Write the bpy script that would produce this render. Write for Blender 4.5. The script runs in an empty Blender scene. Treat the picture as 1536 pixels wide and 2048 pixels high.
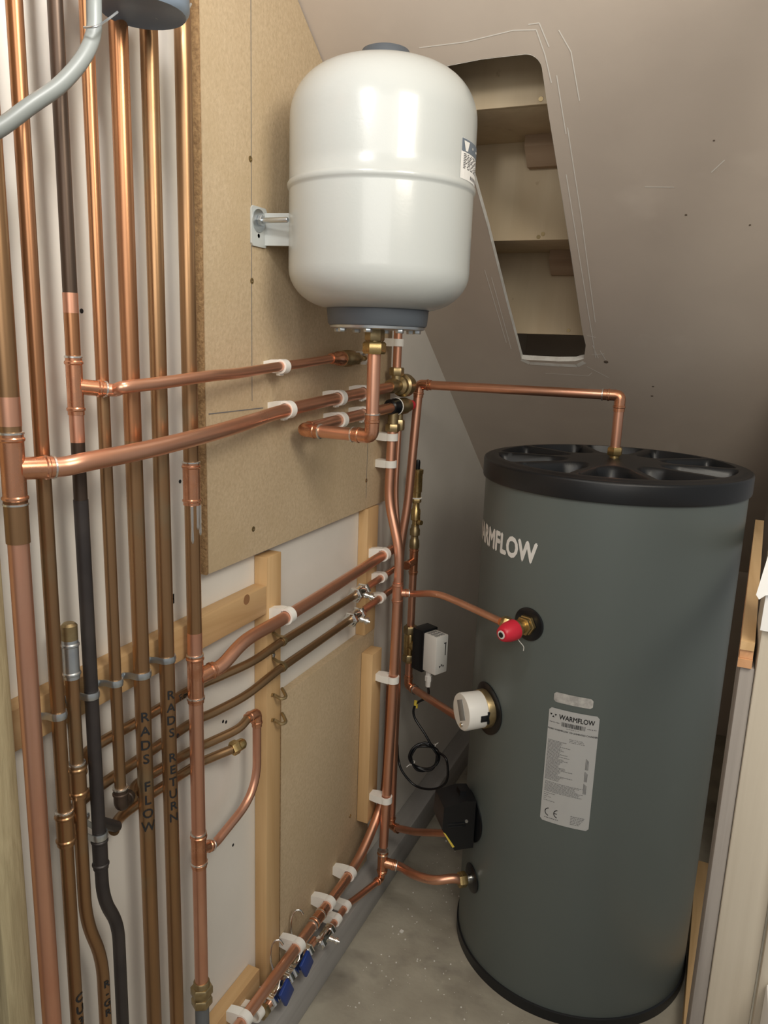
import bpy, bmesh, math, random
from math import sin, cos, pi, radians, sqrt, atan2
from mathutils import Vector, Matrix
from mathutils.geometry import tessellate_polygon
random.seed(7)
scene = bpy.context.scene
COL = scene.collection

# ---------------------------------------------------------------- camera
# world: x = distance from the pipe wall, y = along the wall, z = height (metres)
YAW, PITCH, ROLL, FPX = radians(23.6868), radians(12.4136), radians(1.98965), 1541.58
CAM = Vector((0.73615, 0.0, 1.41154))
fwd = Vector((-sin(YAW)*cos(PITCH), cos(YAW)*cos(PITCH), -sin(PITCH)))
rt0 = Vector((cos(YAW), sin(YAW), 0)); up0 = rt0.cross(fwd)
rt = rt0*cos(ROLL) + up0*sin(ROLL); up = up0*cos(ROLL) - rt0*sin(ROLL)
cd = bpy.data.cameras.new('camera'); cam = bpy.data.objects.new('camera', cd); COL.objects.link(cam)
cam.matrix_world = Matrix(((rt.x, up.x, -fwd.x, CAM.x), (rt.y, up.y, -fwd.y, CAM.y), (rt.z, up.z, -fwd.z, CAM.z), (0, 0, 0, 1)))
cd.sensor_fit = 'VERTICAL'; cd.sensor_height = 24.0; cd.lens = 24.0*FPX/2048.0; cd.clip_start = 0.02
scene.camera = cam

# ---------------------------------------------------------------- light
vs = scene.view_settings
scene.display_settings.display_device = 'sRGB'
vs.view_transform = 'Standard'; vs.look = 'None'; vs.exposure = 0.42; vs.gamma = 1.0; vs.use_curve_mapping = False
world = bpy.data.worlds.new('room_ambient'); scene.world = world; world.use_nodes = True
bg = world.node_tree.nodes['Background']; bg.inputs[0].default_value = (0.97, 0.95, 0.92, 1); bg.inputs[1].default_value = 0.20
def light(name, kind, loc, energy, color, size=0.1, size_y=None, target=None):
    d = bpy.data.lights.new(name, kind); d.energy = energy; d.color = color
    if kind == 'AREA':
        d.size = size
        if size_y: d.shape = 'RECTANGLE'; d.size_y = size_y
    else: d.shadow_soft_size = size
    o = bpy.data.objects.new(name, d); COL.objects.link(o); o.location = loc
    if target: o.rotation_euler = (Vector(target)-Vector(loc)).to_track_quat('-Z', 'Y').to_euler()
    return o
light('cupboard_lamp', 'POINT', (0.265, 0.62, 1.91), 3.6, (1.0, 0.97, 0.93), 0.04)
light('room_fill', 'AREA', (0.95, -0.75, 2.10), 13.5, (1.0, 0.96, 0.89), 1.3, None, (0.5, 1.6, 1.25))  # added soft fill for light entering from the room behind
light('doorway_fill', 'AREA', (1.25, 0.35, 2.05), 9.0, (1.0, 0.92, 0.78), 0.5, None, (0.40, 1.65, 1.1))  # added warm side fill for the slope, no lamp known there

# ---------------------------------------------------------------- materials
def mat(name, col, rough=0.5, metal=0.0, col2=None, scale=8.0, stretch=(1, 1, 1), amount=1.0, bump=0.0, bscale=None,
        col3=None, scale3=3.0, lo3=0.5, hi3=0.7, rvar=0.0, coat=0.0, spec=None, wood=False):
    m = bpy.data.materials.new(name); m.use_nodes = True
    nt = m.node_tree; b = nt.nodes['Principled BSDF']
    b.inputs['Base Color'].default_value = (*col, 1); b.inputs['Roughness'].default_value = rough; b.inputs['Metallic'].default_value = metal
    if coat: b.inputs['Coat Weight'].default_value = coat; b.inputs['Coat Roughness'].default_value = 0.08
    if spec is not None: b.inputs['Specular IOR Level'].default_value = spec
    tc = nt.nodes.new('ShaderNodeNewGeometry'); mp = nt.nodes.new('ShaderNodeMapping'); mp.inputs['Scale'].default_value = stretch
    nt.links.new(tc.outputs['Position'], mp.inputs['Vector'])
    def noise(s, det=5.0, dist=0.0, vec=mp):
        n = nt.nodes.new('ShaderNodeTexNoise'); n.inputs['Scale'].default_value = s; n.inputs['Detail'].default_value = det
        n.inputs['Distortion'].default_value = dist; nt.links.new(vec.outputs[0], n.inputs['Vector']); return n
    out = None
    def mixin(fac, base, c):
        mx = nt.nodes.new('ShaderNodeMix'); mx.data_type = 'RGBA'
        nt.links.new(fac, mx.inputs[0])
        if base is None: mx.inputs[6].default_value = (*col, 1)
        else: nt.links.new(base, mx.inputs[6])
        mx.inputs[7].default_value = (*c, 1); return mx.outputs[2]
    def ramp(src, lo, hi, amt=1.0):
        r = nt.nodes.new('ShaderNodeMapRange'); r.inputs[1].default_value = lo; r.inputs[2].default_value = hi; r.inputs[4].default_value = amt
        nt.links.new(src, r.inputs[0]); return r.outputs[0]
    if col2:
        n = noise(scale, 6.0, 1.2 if wood else 0.3)
        out = mixin(ramp(n.outputs['Fac'], 0.35, 0.68, amount), out, col2)
        if rvar:
            rr = nt.nodes.new('ShaderNodeMapRange'); rr.inputs[3].default_value = rough-rvar; rr.inputs[4].default_value = rough+rvar
            rr.inputs[1].default_value = 0.3; rr.inputs[2].default_value = 0.7
            nt.links.new(n.outputs['Fac'], rr.inputs[0]); nt.links.new(rr.outputs[0], b.inputs['Roughness'])
    if col3:
        tm = nt.nodes.new('ShaderNodeMapping'); nt.links.new(tc.outputs['Position'], tm.inputs['Vector'])
        n3 = noise(scale3, 4.0, 0.2, tm); out = mixin(ramp(n3.outputs['Fac'], lo3, hi3), out, col3)
    if out is not None: nt.links.new(out, b.inputs['Base Color'])
    if bump:
        nb = noise(bscale or scale, 4.0); bp = nt.nodes.new('ShaderNodeBump'); bp.inputs['Strength'].default_value = bump
        bp.inputs['Distance'].default_value = 0.002
        nt.links.new(nb.outputs['Fac'], bp.inputs['Height']); nt.links.new(bp.outputs['Normal'], b.inputs['Normal'])
    return m
M = {}
M['plaster'] = mat('white_plaster', (.80, .77, .715), .7, col2=(.73, .70, .645), scale=5, amount=.7, bump=.15, bscale=60)
M['plaster_sloped'] = mat('bare_skim_plaster', (.62, .54, .465), .75, col2=(.55, .475, .41), scale=4, amount=.8, bump=.12, bscale=40, col3=(.69, .61, .53), scale3=5, lo3=.62, hi3=.8)
M['gypsum'] = mat('cut_plasterboard', (.85, .84, .80), .9, col2=(.7, .68, .63), scale=50, bump=.4, bscale=120)
M['chalk'] = mat('white_score_mark', (.82, .79, .74), .9)
M['concrete'] = mat('concrete_floor', (.44, .41, .335), .85, col2=(.34, .31, .25), scale=9, bump=.5, bscale=70, col3=(.20, .18, .15), scale3=6, lo3=.54, hi3=.72)
M['dark_gap'] = mat('dark_gap_brown', (.16, .12, .09), .9, col2=(.1, .08, .06), scale=20)
M['chipboard'] = mat('chipboard_face', (.56, .44, .29), .8, col2=(.48, .37, .235), scale=160, bump=.35, bscale=220, col3=(.49, .375, .23), scale3=7, lo3=.5, hi3=.8)
M['chipboard_edge'] = mat('chipboard_edge', (.36, .23, .11), .9, col2=(.22, .13, .06), scale=170, bump=1.0, bscale=260)
M['pine'] = mat('pine', (.64, .43, .22), .6, col2=(.52, .32, .14), scale=26, stretch=(1, 1, .06), amount=.8, wood=True, bump=.15, bscale=60)
M['pine_y'] = mat('pine_long', (.64, .43, .22), .6, col2=(.50, .31, .14), scale=30, stretch=(1, .07, 1), amount=.8, wood=True, bump=.15, bscale=60)
M['pine_red'] = mat('redwood_offcut', (.60, .33, .17), .6, col2=(.46, .23, .10), scale=40, stretch=(1, .08, 1), amount=.8, wood=True)
M['rough_sawn'] = mat('rough_sawn_timber', (.47, .405, .25), .85, col2=(.33, .275, .16), scale=60, stretch=(1, 1, .12), amount=.9, wood=True, bump=.8, bscale=120)
M['greyish'] = mat('grey_strip_timber', (.33, .30, .275), .8, col2=(.24, .215, .195), scale=60, stretch=(1, 1, .04), amount=.9, wood=True, bump=.3, bscale=80)  # plain grey, darker than the stud beside it
M['block'] = mat('dark_pine_block', (.46, .33, .22), .7, col2=(.38, .26, .17), scale=30, stretch=(.2, 1, 1))  # glue blocks in a darker pine than the battens
M['treated'] = mat('weathered_stud', (.62, .56, .46), .75, col2=(.52, .46, .37), scale=40, stretch=(1, 1, .04), amount=.7, wood=True, bump=.25, bscale=80)
M['grey_plate'] = mat('grey_plate_timber', (.40, .39, .38), .75, col2=(.30, .29, .28), scale=30, stretch=(1, .06, 1), amount=.7, bump=.3, bscale=60)
M['ply'] = mat('pale_plywood', (.66, .54, .37), .7, col2=(.58, .46, .30), scale=18, stretch=(1, 1, .15), amount=.7, wood=True, col3=(.50, .38, .24), scale3=22, lo3=.70, hi3=.74)
M['copper'] = mat('new_copper', (.78, .43, .30), .36, .9, col2=(.66, .32, .21), scale=22, stretch=(1, 1, .35), amount=.8, rvar=.07)
M['copper_h'] = mat('new_copper_horizontal', (.80, .44, .30), .34, .9, col2=(.68, .33, .21), scale=22, stretch=(1, .35, 1), amount=.8, rvar=.07)
M['copper_fit'] = mat('copper_fitting', (.78, .40, .25), .27, .92, col2=(.58, .26, .14), scale=45, amount=.9, rvar=.08)
M['copper_orange'] = mat('aged_copper_lit_orange', (.56, .27, .13), .30, .9, col2=(.38, .19, .10), scale=14, stretch=(1, 1, .2), rvar=.08)  # lamplight on the upper risers put into the colour; also a cleaned band
M['copper_brown'] = mat('brown_aged_copper', (.42, .245, .125), .33, .88, col2=(.30, .18, .095), scale=16, stretch=(1, 1, .2), rvar=.08, col3=(.34, .26, .16), scale3=9, lo3=.6, hi3=.75)
M['copper_brown_h'] = mat('brown_aged_copper_horizontal', (.44, .28, .15), .34, .88, col2=(.30, .19, .10), scale=16, stretch=(1, .25, 1), rvar=.08)
M['copper_dark'] = mat('blackened_copper', (.11, .075, .055), .42, .7, col2=(.06, .045, .036), scale=12, stretch=(1, 1, .2))
M['copper_black'] = mat('black_painted_copper', (.035, .030, .030), .45, .3, col2=(.05, .042, .04), scale=20)
M['solder'] = mat('solder', (.78, .76, .72), .25, .95)
M['brass'] = mat('brass', (.62, .45, .20), .30, .92, col2=(.44, .32, .14), scale=60, rvar=.08)
M['brass_old'] = mat('dull_brass', (.46, .36, .20), .38, .9, col2=(.33, .25, .13), scale=60, rvar=.08)
M['chrome'] = mat('chrome', (.86, .85, .82), .14, 1.0)
M['zinc'] = mat('zinc_plated_steel', (.62, .66, .68), .32, .95, col2=(.52, .56, .6), scale=40)
M['white_plastic'] = mat('white_nylon', (.86, .85, .81), .45)
M['white_enamel'] = mat('white_enamel', (.52, .55, .545), .27, bump=.06, bscale=220, coat=.25)
M['white_paper'] = mat('white_paper', (.86, .86, .85), .8)
M['tank_grey'] = mat('slate_grey_plastic', (.085, .10, .12), .45)
M['jacket'] = mat('grey_steel_jacket', (.125, .148, .142), .40, col2=(.118, .14, .135), scale=3)
M['lid'] = mat('black_moulded_plastic', (.010, .0115, .014), .40, bump=.05, bscale=300)
M['black'] = mat('black_plastic', (.006, .007, .009), .3)
M['red'] = mat('red_plastic', (.62, .02, .045), .38)
M['blue'] = mat('blue_plastic', (.012, .045, .24), .4)
M['yellow'] = mat('yellow_sticker', (.72, .55, .08), .5)
M['ink'] = mat('black_ink', (.015, .015, .017), .6)
M['grey_ink'] = mat('grey_print', (.16, .16, .165), .7)
M['silver_label'] = mat('silver_label', (.56, .57, .57), .42, .15)
M['foil'] = mat('foil_sticker', (.84, .84, .83), .25, .5, col2=(.5, .5, .5), scale=90, amount=.8)
M['white_print'] = mat('white_print', (.88, .88, .86), .5)
M['conduit'] = mat('grey_conduit', (.22, .24, .235), .42)
M['grey_pipe'] = mat('grey_sleeve', (.13, .14, .15), .5)
M['lampgrey'] = mat('lamp_housing_grey', (.16, .20, .25), .4)
M['glass_dial'] = mat('grey_display', (.30, .31, .31), .25)

# ---------------------------------------------------------------- mesh helpers
ORI = {}
def V3(p): return Vector(p)
def frame(d):
    d = Vector(d).normalized(); a = Vector((0, 0, 1)) if abs(d.z) < .9 else Vector((1, 0, 0))
    u = a.cross(d).normalized(); return u, d.cross(u).normalized(), d
class MB:
    def __init__(s): s.v = []; s.f = []
    def rings(s, rings, close=True, cap0=True, cap1=True):
        b = len(s.v); n = len(rings[0])
        for r in rings: s.v.extend(r)
        for i in range(len(rings)-1):
            for j in range(n if close else n-1):
                k = (j+1) % n; s.f.append((b+i*n+j, b+i*n+k, b+(i+1)*n+k, b+(i+1)*n+j))
        if cap0: s.f.append(tuple(b+j for j in reversed(range(n))))
        if cap1: s.f.append(tuple(b+(len(rings)-1)*n+j for j in range(n)))
        return s
    def tube(s, pts, r, n=16, caps=True):
        pts = [Vector(p) for p in pts]; rs = r if isinstance(r, (list, tuple)) else [r]*len(pts)
        t = (pts[1]-pts[0]).normalized(); u = frame(t)[0]; R = []
        for i, p in enumerate(pts):
            if i == 0: t = (pts[1]-pts[0])
            elif i == len(pts)-1: t = (pts[-1]-pts[-2])
            else: t = (pts[i+1]-pts[i]).normalized() + (pts[i]-pts[i-1]).normalized()
            t = t.normalized(); u = (u - t*u.dot(t)).normalized(); w = t.cross(u)
            R.append([p + (u*cos(a)+w*sin(a))*rs[i] for a in (2*pi*j/n for j in range(n))])
        return s.rings(R, True, caps, caps)
    def lathe(s, prof, o, d, n=20, caps=True, ref=None):
        # prof: (distance along axis, radius)
        o = Vector(o); u, w, d = frame(d)
        if ref is not None:
            u = (Vector(ref) - d*Vector(ref).dot(d)).normalized(); w = d.cross(u)
        R = [[o + d*h + (u*cos(2*pi*j/n)+w*sin(2*pi*j/n))*max(r, 1e-5) for j in range(n)] for h, r in prof]
        return s.rings(R, True, caps, caps)
    def hexn(s, o, d, h0, h1, r, ref=None, n=6):
        c = (h1-h0)*.15
        return s.lathe([(h0, r*.88), (h0+c, r), (h1-c, r), (h1, r*.88)], o, d, n, True, ref)
    def box(s, lo, hi, bev=0.0):
        return s.obox([(a+b)/2 for a, b in zip(lo, hi)], [(b-a)/2 for a, b in zip(lo, hi)], None, bev)
    def obox(s, c, h, ax=None, bev=0.0):
        c = Vector(c); X, Y, Z = [Vector(a).normalized() for a in ax] if ax else (Vector((1, 0, 0)), Vector((0, 1, 0)), Vector((0, 0, 1)))
        bm = bmesh.new(); bmesh.ops.create_cube(bm, size=2)
        for v in bm.verts: v.co = Vector((v.co.x*h[0], v.co.y*h[1], v.co.z*h[2]))
        if bev: bmesh.ops.bevel(bm, geom=list(bm.edges), offset=bev, segments=2, affect='EDGES', profile=.5)
        b = len(s.v); bm.verts.index_update()
        for v in bm.verts: s.v.append(c + X*v.co.x + Y*v.co.y + Z*v.co.z)
        for f in bm.faces: s.f.append(tuple(b+v.index for v in f.verts))
        bm.free(); return s
    def prism(s, poly, o, ex, ey, ez, d0, d1):
        o = Vector(o); ex = Vector(ex); ey = Vector(ey); ez = Vector(ez)
        return s.rings([[o+ex*a+ey*b+ez*d for a, b in poly] for d in (d0, d1)])
    def torus(s, o, d, R, r, n=28, m=8):
        o = Vector(o); u, w, d = frame(d); b = len(s.v)
        for i in range(n):
            a = 2*pi*i/n; e = u*cos(a)+w*sin(a)
            for j in range(m):
                c = 2*pi*j/m; s.v.append(o + e*(R+r*cos(c)) + d*r*sin(c))
        for i in range(n):
            for j in range(m):
                k, l = (i+1) % n, (j+1) % m
                s.f.append((b+i*m+j, b+k*m+j, b+k*m+l, b+i*m+l))
        return s
    def quad(s, *p):
        b = len(s.v); s.v.extend(Vector(q) for q in p); s.f.append(tuple(range(b, b+len(p)))); return s
    def build(s, name, m, parent=None, kind=None, angle=38, label=None):
        if parent is None:
            xs = [v[0] for v in s.v]; ys = [v[1] for v in s.v]; zs = [v[2] for v in s.v]
            o = Vector(((min(xs)+max(xs))/2, (min(ys)+max(ys))/2, min(zs)))
        else: o = ORI[parent.name]
        me = bpy.data.meshes.new(name); me.from_pydata([tuple(Vector(v)-o) for v in s.v], [], s.f)
        bm = bmesh.new(); bm.from_mesh(me); bmesh.ops.recalc_face_normals(bm, faces=bm.faces); bm.to_mesh(me); bm.free()
        me.polygons.foreach_set('use_smooth', [True]*len(me.polygons)); me.set_sharp_from_angle(angle=radians(angle))
        if isinstance(m, str): m = M[m]
        me.materials.append(m)
        ob = bpy.data.objects.new(name, me); COL.objects.link(ob)
        if parent is None: ob.location = o
        else: ob.parent = parent
        ORI[ob.name] = o
        if kind: ob['kind'] = kind
        if label: ob['label'] = label
        return ob
def thing(name, label, cat, loc, group=None):
    o = bpy.data.objects.new(name, None); o.empty_display_size = .03; COL.objects.link(o); o.location = loc
    o['label'] = label; o['category'] = cat
    if group: o['group'] = group
    ORI[o.name] = Vector(loc); return o
def tag(o, label, cat, group=None):
    o['label'] = label; o['category'] = cat
    if group: o['group'] = group
    return o
def copy_thing(root, label, mw):
    c = root.copy(); COL.objects.link(c); c['label'] = label; c.matrix_world = mw
    for ch in list(root.children):
        k = ch.copy(); COL.objects.link(k); k.parent = c
        for g in list(ch.children):
            q = g.copy(); COL.objects.link(q); q.parent = k
    return c
def lerp(a, b, t): return Vector(a)*(1-t)+Vector(b)*t
def bend(pts, rad=.03, seg=6):
    """polyline -> path with rounded corners"""
    pts = [Vector(p) for p in pts]; out = [pts[0]]
    for i in range(1, len(pts)-1):
        a, p, c = pts[i-1], pts[i], pts[i+1]; d1 = (a-p); d2 = (c-p)
        k = min(rad, d1.length*.48, d2.length*.48); s = p+d1.normalized()*k; e = p+d2.normalized()*k
        for j in range(seg+1):
            t = j/seg; out.append(s*(1-t)**2 + p*2*t*(1-t) + e*t*t)
    out.append(pts[-1]); return out
def spline(pts, seg=8):
    pts = [Vector(p) for p in pts]; P = [pts[0]*2-pts[1]]+pts+[pts[-1]*2-pts[-2]]; out = []
    for i in range(1, len(P)-2):
        a, b, c, d = P[i-1:i+3]
        for j in range(seg):
            t = j/seg; out.append(.5*((2*b)+(c-a)*t+(2*a-5*b+4*c-d)*t*t+(3*b-a-3*c+d)*t**3))
    out.append(pts[-1]); return out
# copper fittings with the raised solder-ring beads
def sleeve_prof(r, L, e=.0013):
    R = r+e; B = R+.0013
    return [(-L/2, r+.0003), (-L/2, R), (-L/2+.004, R), (-L/2+.0055, B), (-L/2+.0075, B), (-L/2+.009, R),
            (L/2-.009, R), (L/2-.0075, B), (L/2-.0055, B), (L/2-.004, R), (L/2, R), (L/2, r+.0003)]
def coupling(mb, p, d, r, L=.034): return mb.lathe(sleeve_prof(r, L), p, d, 20)
def tee(mb, p, d, b, r, rb, L=.05, Lb=.03):
    mb.lathe(sleeve_prof(r, L), p, d, 20)
    R = rb+.0013; B = R+.0013
    mb.lathe([(r*.5, R), (Lb-.009, R), (Lb-.0075, B), (Lb-.0055, B), (Lb-.004, R), (Lb, R), (Lb, rb)], p, b, 20)
    return mb
def elbow(mb, p, d1, d2, r, L=.022):
    """p corner, d1/d2 directions leaving the corner"""
    p = Vector(p); d1 = Vector(d1).normalized(); d2 = Vector(d2).normalized(); R = r+.0013; B = R+.0013
    path = bend([p+d1*L*.62, p, p+d2*L*.62], L*.6, 8); mb.tube(path, R, 18)
    for d in (d1, d2):
        mb.lathe([(L*.5, R), (L*.62, R), (L*.66, B), (L*.74, B), (L*.78, R), (L, R), (L, r)], p, d, 20)
    return mb
def sring(mb, p, d, r): return mb.lathe([(-.0016, r), (-.001, r+.0011), (.001, r+.0011), (.0016, r)], p, d, 18)
def sheet(name, label, cat, lo, hi, m, bev=.001): return tag(MB().box(lo, hi, bev).build(name, m), label, cat)
def text_mesh(body, size, fn, name, m, parent, bold=0.0, align='CENTER', kind=None, sub=0):
    c = bpy.data.curves.new('lettering', 'FONT'); c.body = body; c.size = size; c.align_x = align; c.align_y = 'CENTER'; c.resolution_u = 3
    t = bpy.data.objects.new('lettering', c); me = bpy.data.meshes.new_from_object(t)
    if sub:
        bm = bmesh.new(); bm.from_mesh(me)
        for _ in range(4):
            es = [e for e in bm.edges if e.calc_length() > sub]
            if not es: break
            bmesh.ops.subdivide_edges(bm, edges=es, cuts=1); bmesh.ops.triangulate(bm, faces=bm.faces)
        bm.to_mesh(me); bm.free()
    mb = MB(); k = bold*size      # heavier strokes: the same outline laid down shifted to each side
    for dx, dy in (((0, 0), (k, 0), (-k, 0), (0, k), (0, -k)) if bold else ((0, 0),)):
        n = len(mb.v); mb.v += [Vector(fn(v.co.x+dx, v.co.y+dy)) for v in me.vertices]; mb.f += [tuple(n+i for i in p.vertices) for p in me.polygons]
    bpy.data.objects.remove(t); bpy.data.curves.remove(c); bpy.data.meshes.remove(me)
    return mb.build(name, m, parent, kind)
# ================================================================ the setting
SL = 0.74
def ZS(y): return 1.921 - SL*(y-1.255)
UPS = Vector((0, SL, 1)).normalized()
MB().box((-.02, .535, 0), (0, 3.0, 2.5)).build('wall_left', 'plaster', kind='structure')
MB().box((-.06, -.6, 0), (-.004, .535, 2.5)).build('wall_near', 'dark_gap', kind='structure')  # coloured dark to keep the gap beyond the post dark
fl = MB().box((-.1, -1.2, -.05), (1.9, 3.0, 0)).build('floor', 'concrete', kind='structure')
MB().box((.875, 1.90, 0), (.895, 3.0, 2.5)).build('wall_right', 'plaster_sloped', kind='structure')
MB().box((-.02, 2.98, 0), (.895, 3.0, 2.5)).build('wall_back', 'plaster_sloped', kind='structure')
MB().box((-.02, .60, 2.44), (.895, 3.0, 2.46)).build('stair_void_cover', 'plaster', kind='structure')  # added unseen cover keeping stray light out of the stair void
MB().box((-.06, -1.2, 2.42), (1.9, .62, 2.44)).build('ceiling_flat', 'plaster', kind='structure')
# sloping plasterboard under the stairs with the rough hole cut in it
y0, y1 = .58, 2.975
hole = [(.236, 1.985), (.250, 1.986), (.330, 1.987), (.372, 1.984), (.395, 1.975), (.404, 1.930), (.401, 1.89)]
hole += [(.400, 1.70), (.3985, 1.56), (.396, 1.42)]
for k in range(9):
    a = k/8*pi/2; hole.append((.372+.024*cos(a), 1.348-.022*sin(a)))
hole += [(.30, 1.326), (.236, 1.330), (.234, 1.5), (.2365, 1.62), (.235, 1.80)]
outer = [(.0, y0), (.9, y0), (.9, y1), (.0, y1)]
pts2 = outer+hole
tri = tessellate_polygon([[Vector((a, b, 0)) for a, b in outer], [Vector((a, b, 0)) for a, b in hole]])
mb = MB(); n2 = len(pts2)
for off in (0, .0135):
    for a, b in pts2: mb.v.append(Vector((a, b, ZS(b)))+UPS*off)
mb.f += [tuple(t) for t in tri] + [tuple(i+n2 for i in t) for t in tri]
for s, e in ((0, 4), (4, n2)):
    for i in range(s, e):
        j = i+1 if i+1 < e else s; mb.f.append((i, j, j+n2, i+n2))
soffit = mb.build('ceiling', 'plaster_sloped', kind='structure')
# white cut edge of the plasterboard round the hole
mb = MB()
hp = [Vector((a, b, ZS(b))) for a, b in hole]; hc = Vector((.32, 1.66, ZS(1.66)))
ring0 = [p+(hc-p).normalized()*.0006-UPS*.0004 for p in hp]; ring1 = [p+UPS*.0140 for p in ring0]
k = len(hp); mb.v = ring0+ring1
mb.f = [(i, (i+1) % k, (i+1) % k+k, i+k) for i in range(k)]
mb.build('cut_edge', 'gypsum', soffit)
def on_slope(pl, w, m, name, seed=0):
    mb = MB()
    for pts in pl:
        q = [Vector((a, b, ZS(b)))-UPS*.0006 for a, b in pts]
        for i in range(len(q)-1):
            d = (q[i+1]-q[i]).normalized(); s = d.cross(UPS)*w
            mb.quad(q[i]-s, q[i+1]-s, q[i+1]+s, q[i]+s)
    return mb.build(name, m, soffit, 'stuff')
on_slope([[(.425, 1.44), (.430, 1.6), (.433, 1.86)], [(.412, 1.52), (.418, 1.75), (.424, 1.97)], [(.418, 1.36), (.421, 1.45)],
          [(.20, 1.30), (.28, 1.300), (.36, 1.293), (.396, 1.296), (.404, 1.33), (.408, 1.37)], [(.385, 1.288), (.402, 1.288), (.412, 1.32)],
          [(.430, 1.30), (.445, 1.33), (.450, 1.40)], [(.205, 1.72), (.208, 1.93)], [(.216, 1.74), (.216, 1.95)],
          [(.410, 1.90), (.43, 1.905)], [(.415, 1.96), (.445, 1.955)], [(.40, 2.0), (.45, 2.035)], [(.29, 2.03), (.40, 2.032), (.41, 2.02)],
          [(.42, 1.93), (.43, 1.97)], [(.436, 1.945), (.447, 1.975)], [(.55, 1.55), (.60, 1.553)], [(.66, 1.53), (.68, 1.51)]], .0009, 'chalk', 'score_marks')
on_slope([[(.235, 1.986), (.255, 1.997), (.33, 1.999), (.375, 1.999), (.395, 1.985)]], .006, 'gypsum', 'broken_edge')

mb = MB()
for q, rr in (((0.4474, 1.9825, 1.3827), .006), ((0.5533, 2.0931, 1.3008), .0035), ((0.6212, 1.6068, 1.6607), .0025), ((0.6612, 1.4776, 1.7562), .0018), ((0.5562, 2.0588, 1.3262), .003), ((0.7317, 1.6300, 1.6435), .0022)):
    q = Vector(q); mb.lathe([(0, rr), (.0005, rr*.8)], q, -UPS, 9)
mb.build('plaster_nick', 'dark_gap', soffit, 'stuff')

# staircase seen through the hole
st = thing('staircase', 'pale timber stair treads and risers seen through the hole in the slope', 'stairs', (.45, 1.72, 1.445))
rb = [(1.20, 2.03), (1.461, 1.831), (1.723, 1.637), (1.983, 1.445)]
screws = {1: [(0.3696, 1.4610, 1.8393)], 2: [(0.3198, 1.7230, 1.6433), (0.3291, 1.7230, 1.6492)], 3: [(0.3496, 1.9830, 1.4556)]}
for i, (yy, zz) in enumerate(rb):
    r = MB().box((.01, yy, zz), (.87, yy+.012, zz+(.215 if i else .16)), .001).build('riser', 'ply', st)
    t = MB().box((.01, yy+.012, zz+.004), (.87, yy+.012+.285, zz+.026), .002).build('tread', 'ply', st)
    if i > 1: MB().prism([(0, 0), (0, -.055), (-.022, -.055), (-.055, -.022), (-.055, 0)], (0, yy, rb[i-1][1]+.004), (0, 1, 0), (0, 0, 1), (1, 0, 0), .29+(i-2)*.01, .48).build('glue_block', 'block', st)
    for q in screws.get(i, []):
        MB().lathe([(0, .0045), (.0015, .0042)], (q[0], yy, q[2]), (0, -1, 0), 10).build('screw', 'brass_old', r)

# ================================================================ timber on the pipe wall
tag(MB().box((0.0005, .528, 0), (.04, .565, 2.4), .002).build('rough_sawn_post', 'rough_sawn'), 'greenish rough sawn post upright at the left edge of the picture', 'post')
bt = MB().box((.0005, .566, .932), (.027, 1.111, .984), .0012).build('pine_batten', 'pine_y'); tag(bt, 'long horizontal pine batten that the aged risers are clipped to', 'batten')
MB().lathe([(0, .009), (.0006, .009)], (0.0268, 1.0487, 0.9770), (1, 0, 0), 14).build('knot', mat('knot', (.28, .14, .06), .6), bt)
tag(MB().box((.0005, .90, .150), (.027, 1.088, .205), .0012).build('pine_batten', 'pine_y'), 'short horizontal pine batten low down at the bottom edge of the picture', 'batten')
sd = MB().box((.0005, 1.112, .103), (.027, 1.160, 1.035), .0012).build('pine_stud', 'pine'); tag(sd, 'tall upright pine batten below the big chipboard, left of the lower board', 'batten')
tag(MB().box((.0005, 1.535, .742), (.024, 1.592, 1.044), .001).build('pine_block', 'pine'), 'upright pine batten between the big chipboard and the lower board', 'batten')
tag(MB().box((.021, 1.528, .262), (.050, 1.580, .702), .001).build('pine_block', 'pine'), 'upright pine batten fixed on the right end of the lower board', 'batten')
bd = MB().prism([(.955, 1.046), (1.645, 1.046), (1.645, ZS(1.645)-.004), (.955, ZS(.955)-.004)], (0, 0, 0), (0, 1, 0), (0, 0, 1), (1, 0, 0), .0005, .020).build('chipboard_panel', 'chipboard'); tag(bd, 'large chipboard panel behind the white vessel', 'board')
MB().box((.0004, .951, 1.0445), (.0186, .9556, 2.12), .0008).build('sawn_edge', 'chipboard_edge', bd)
YPL = (0.0200, 1.0768, 1.5009)[1]; YPR = (0.0200, 1.5291, 1.1563)[1]
MB().box((.0203, YPL-.0005, 1.31), (.0206, YPL+.0005, 2.0)).build('pencil_line', 'grey_ink', bd)
MB().box((.0203, YPR-.0005, 1.07), (.0206, YPR+.0005, 1.24)).build('pencil_line', 'grey_ink', bd)
MB().box((.0203, .96, 1.296), (.0206, 1.11, 1.2975)).build('pencil_line', 'grey_ink', bd)
def screw(p, parent, d=(1, 0, 0)):
    MB().lathe([(0, .0048), (.0012, .0046), (.0014, .002), (.0008, .0018)], p, d, 12).build('screw', 'brass_old', parent)
for q in ((0.0195, 1.0744, 1.6794), (0.0195, 1.0776, 1.4995), (0.0195, 1.0799, 1.0929), (0.0195, 1.5281, 1.1104)): screw(q, bd)
lb = MB().box((.0005, 1.176, .103), (.020, 1.600, .742), .0012).build('chipboard_panel', 'chipboard'); tag(lb, 'lower chipboard panel between the two upright battens above the floor', 'board')
MB().box((.0004, 1.172, .104), (.0188, 1.1765, .742), .0008).build('sawn_edge', 'chipboard_edge', lb)
for q in ((0.0195, 1.4932, 0.2950), (0.0195, 1.5434, 0.6779), (0.0195, 1.5592, 0.4364)): screw(q, lb)
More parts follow.
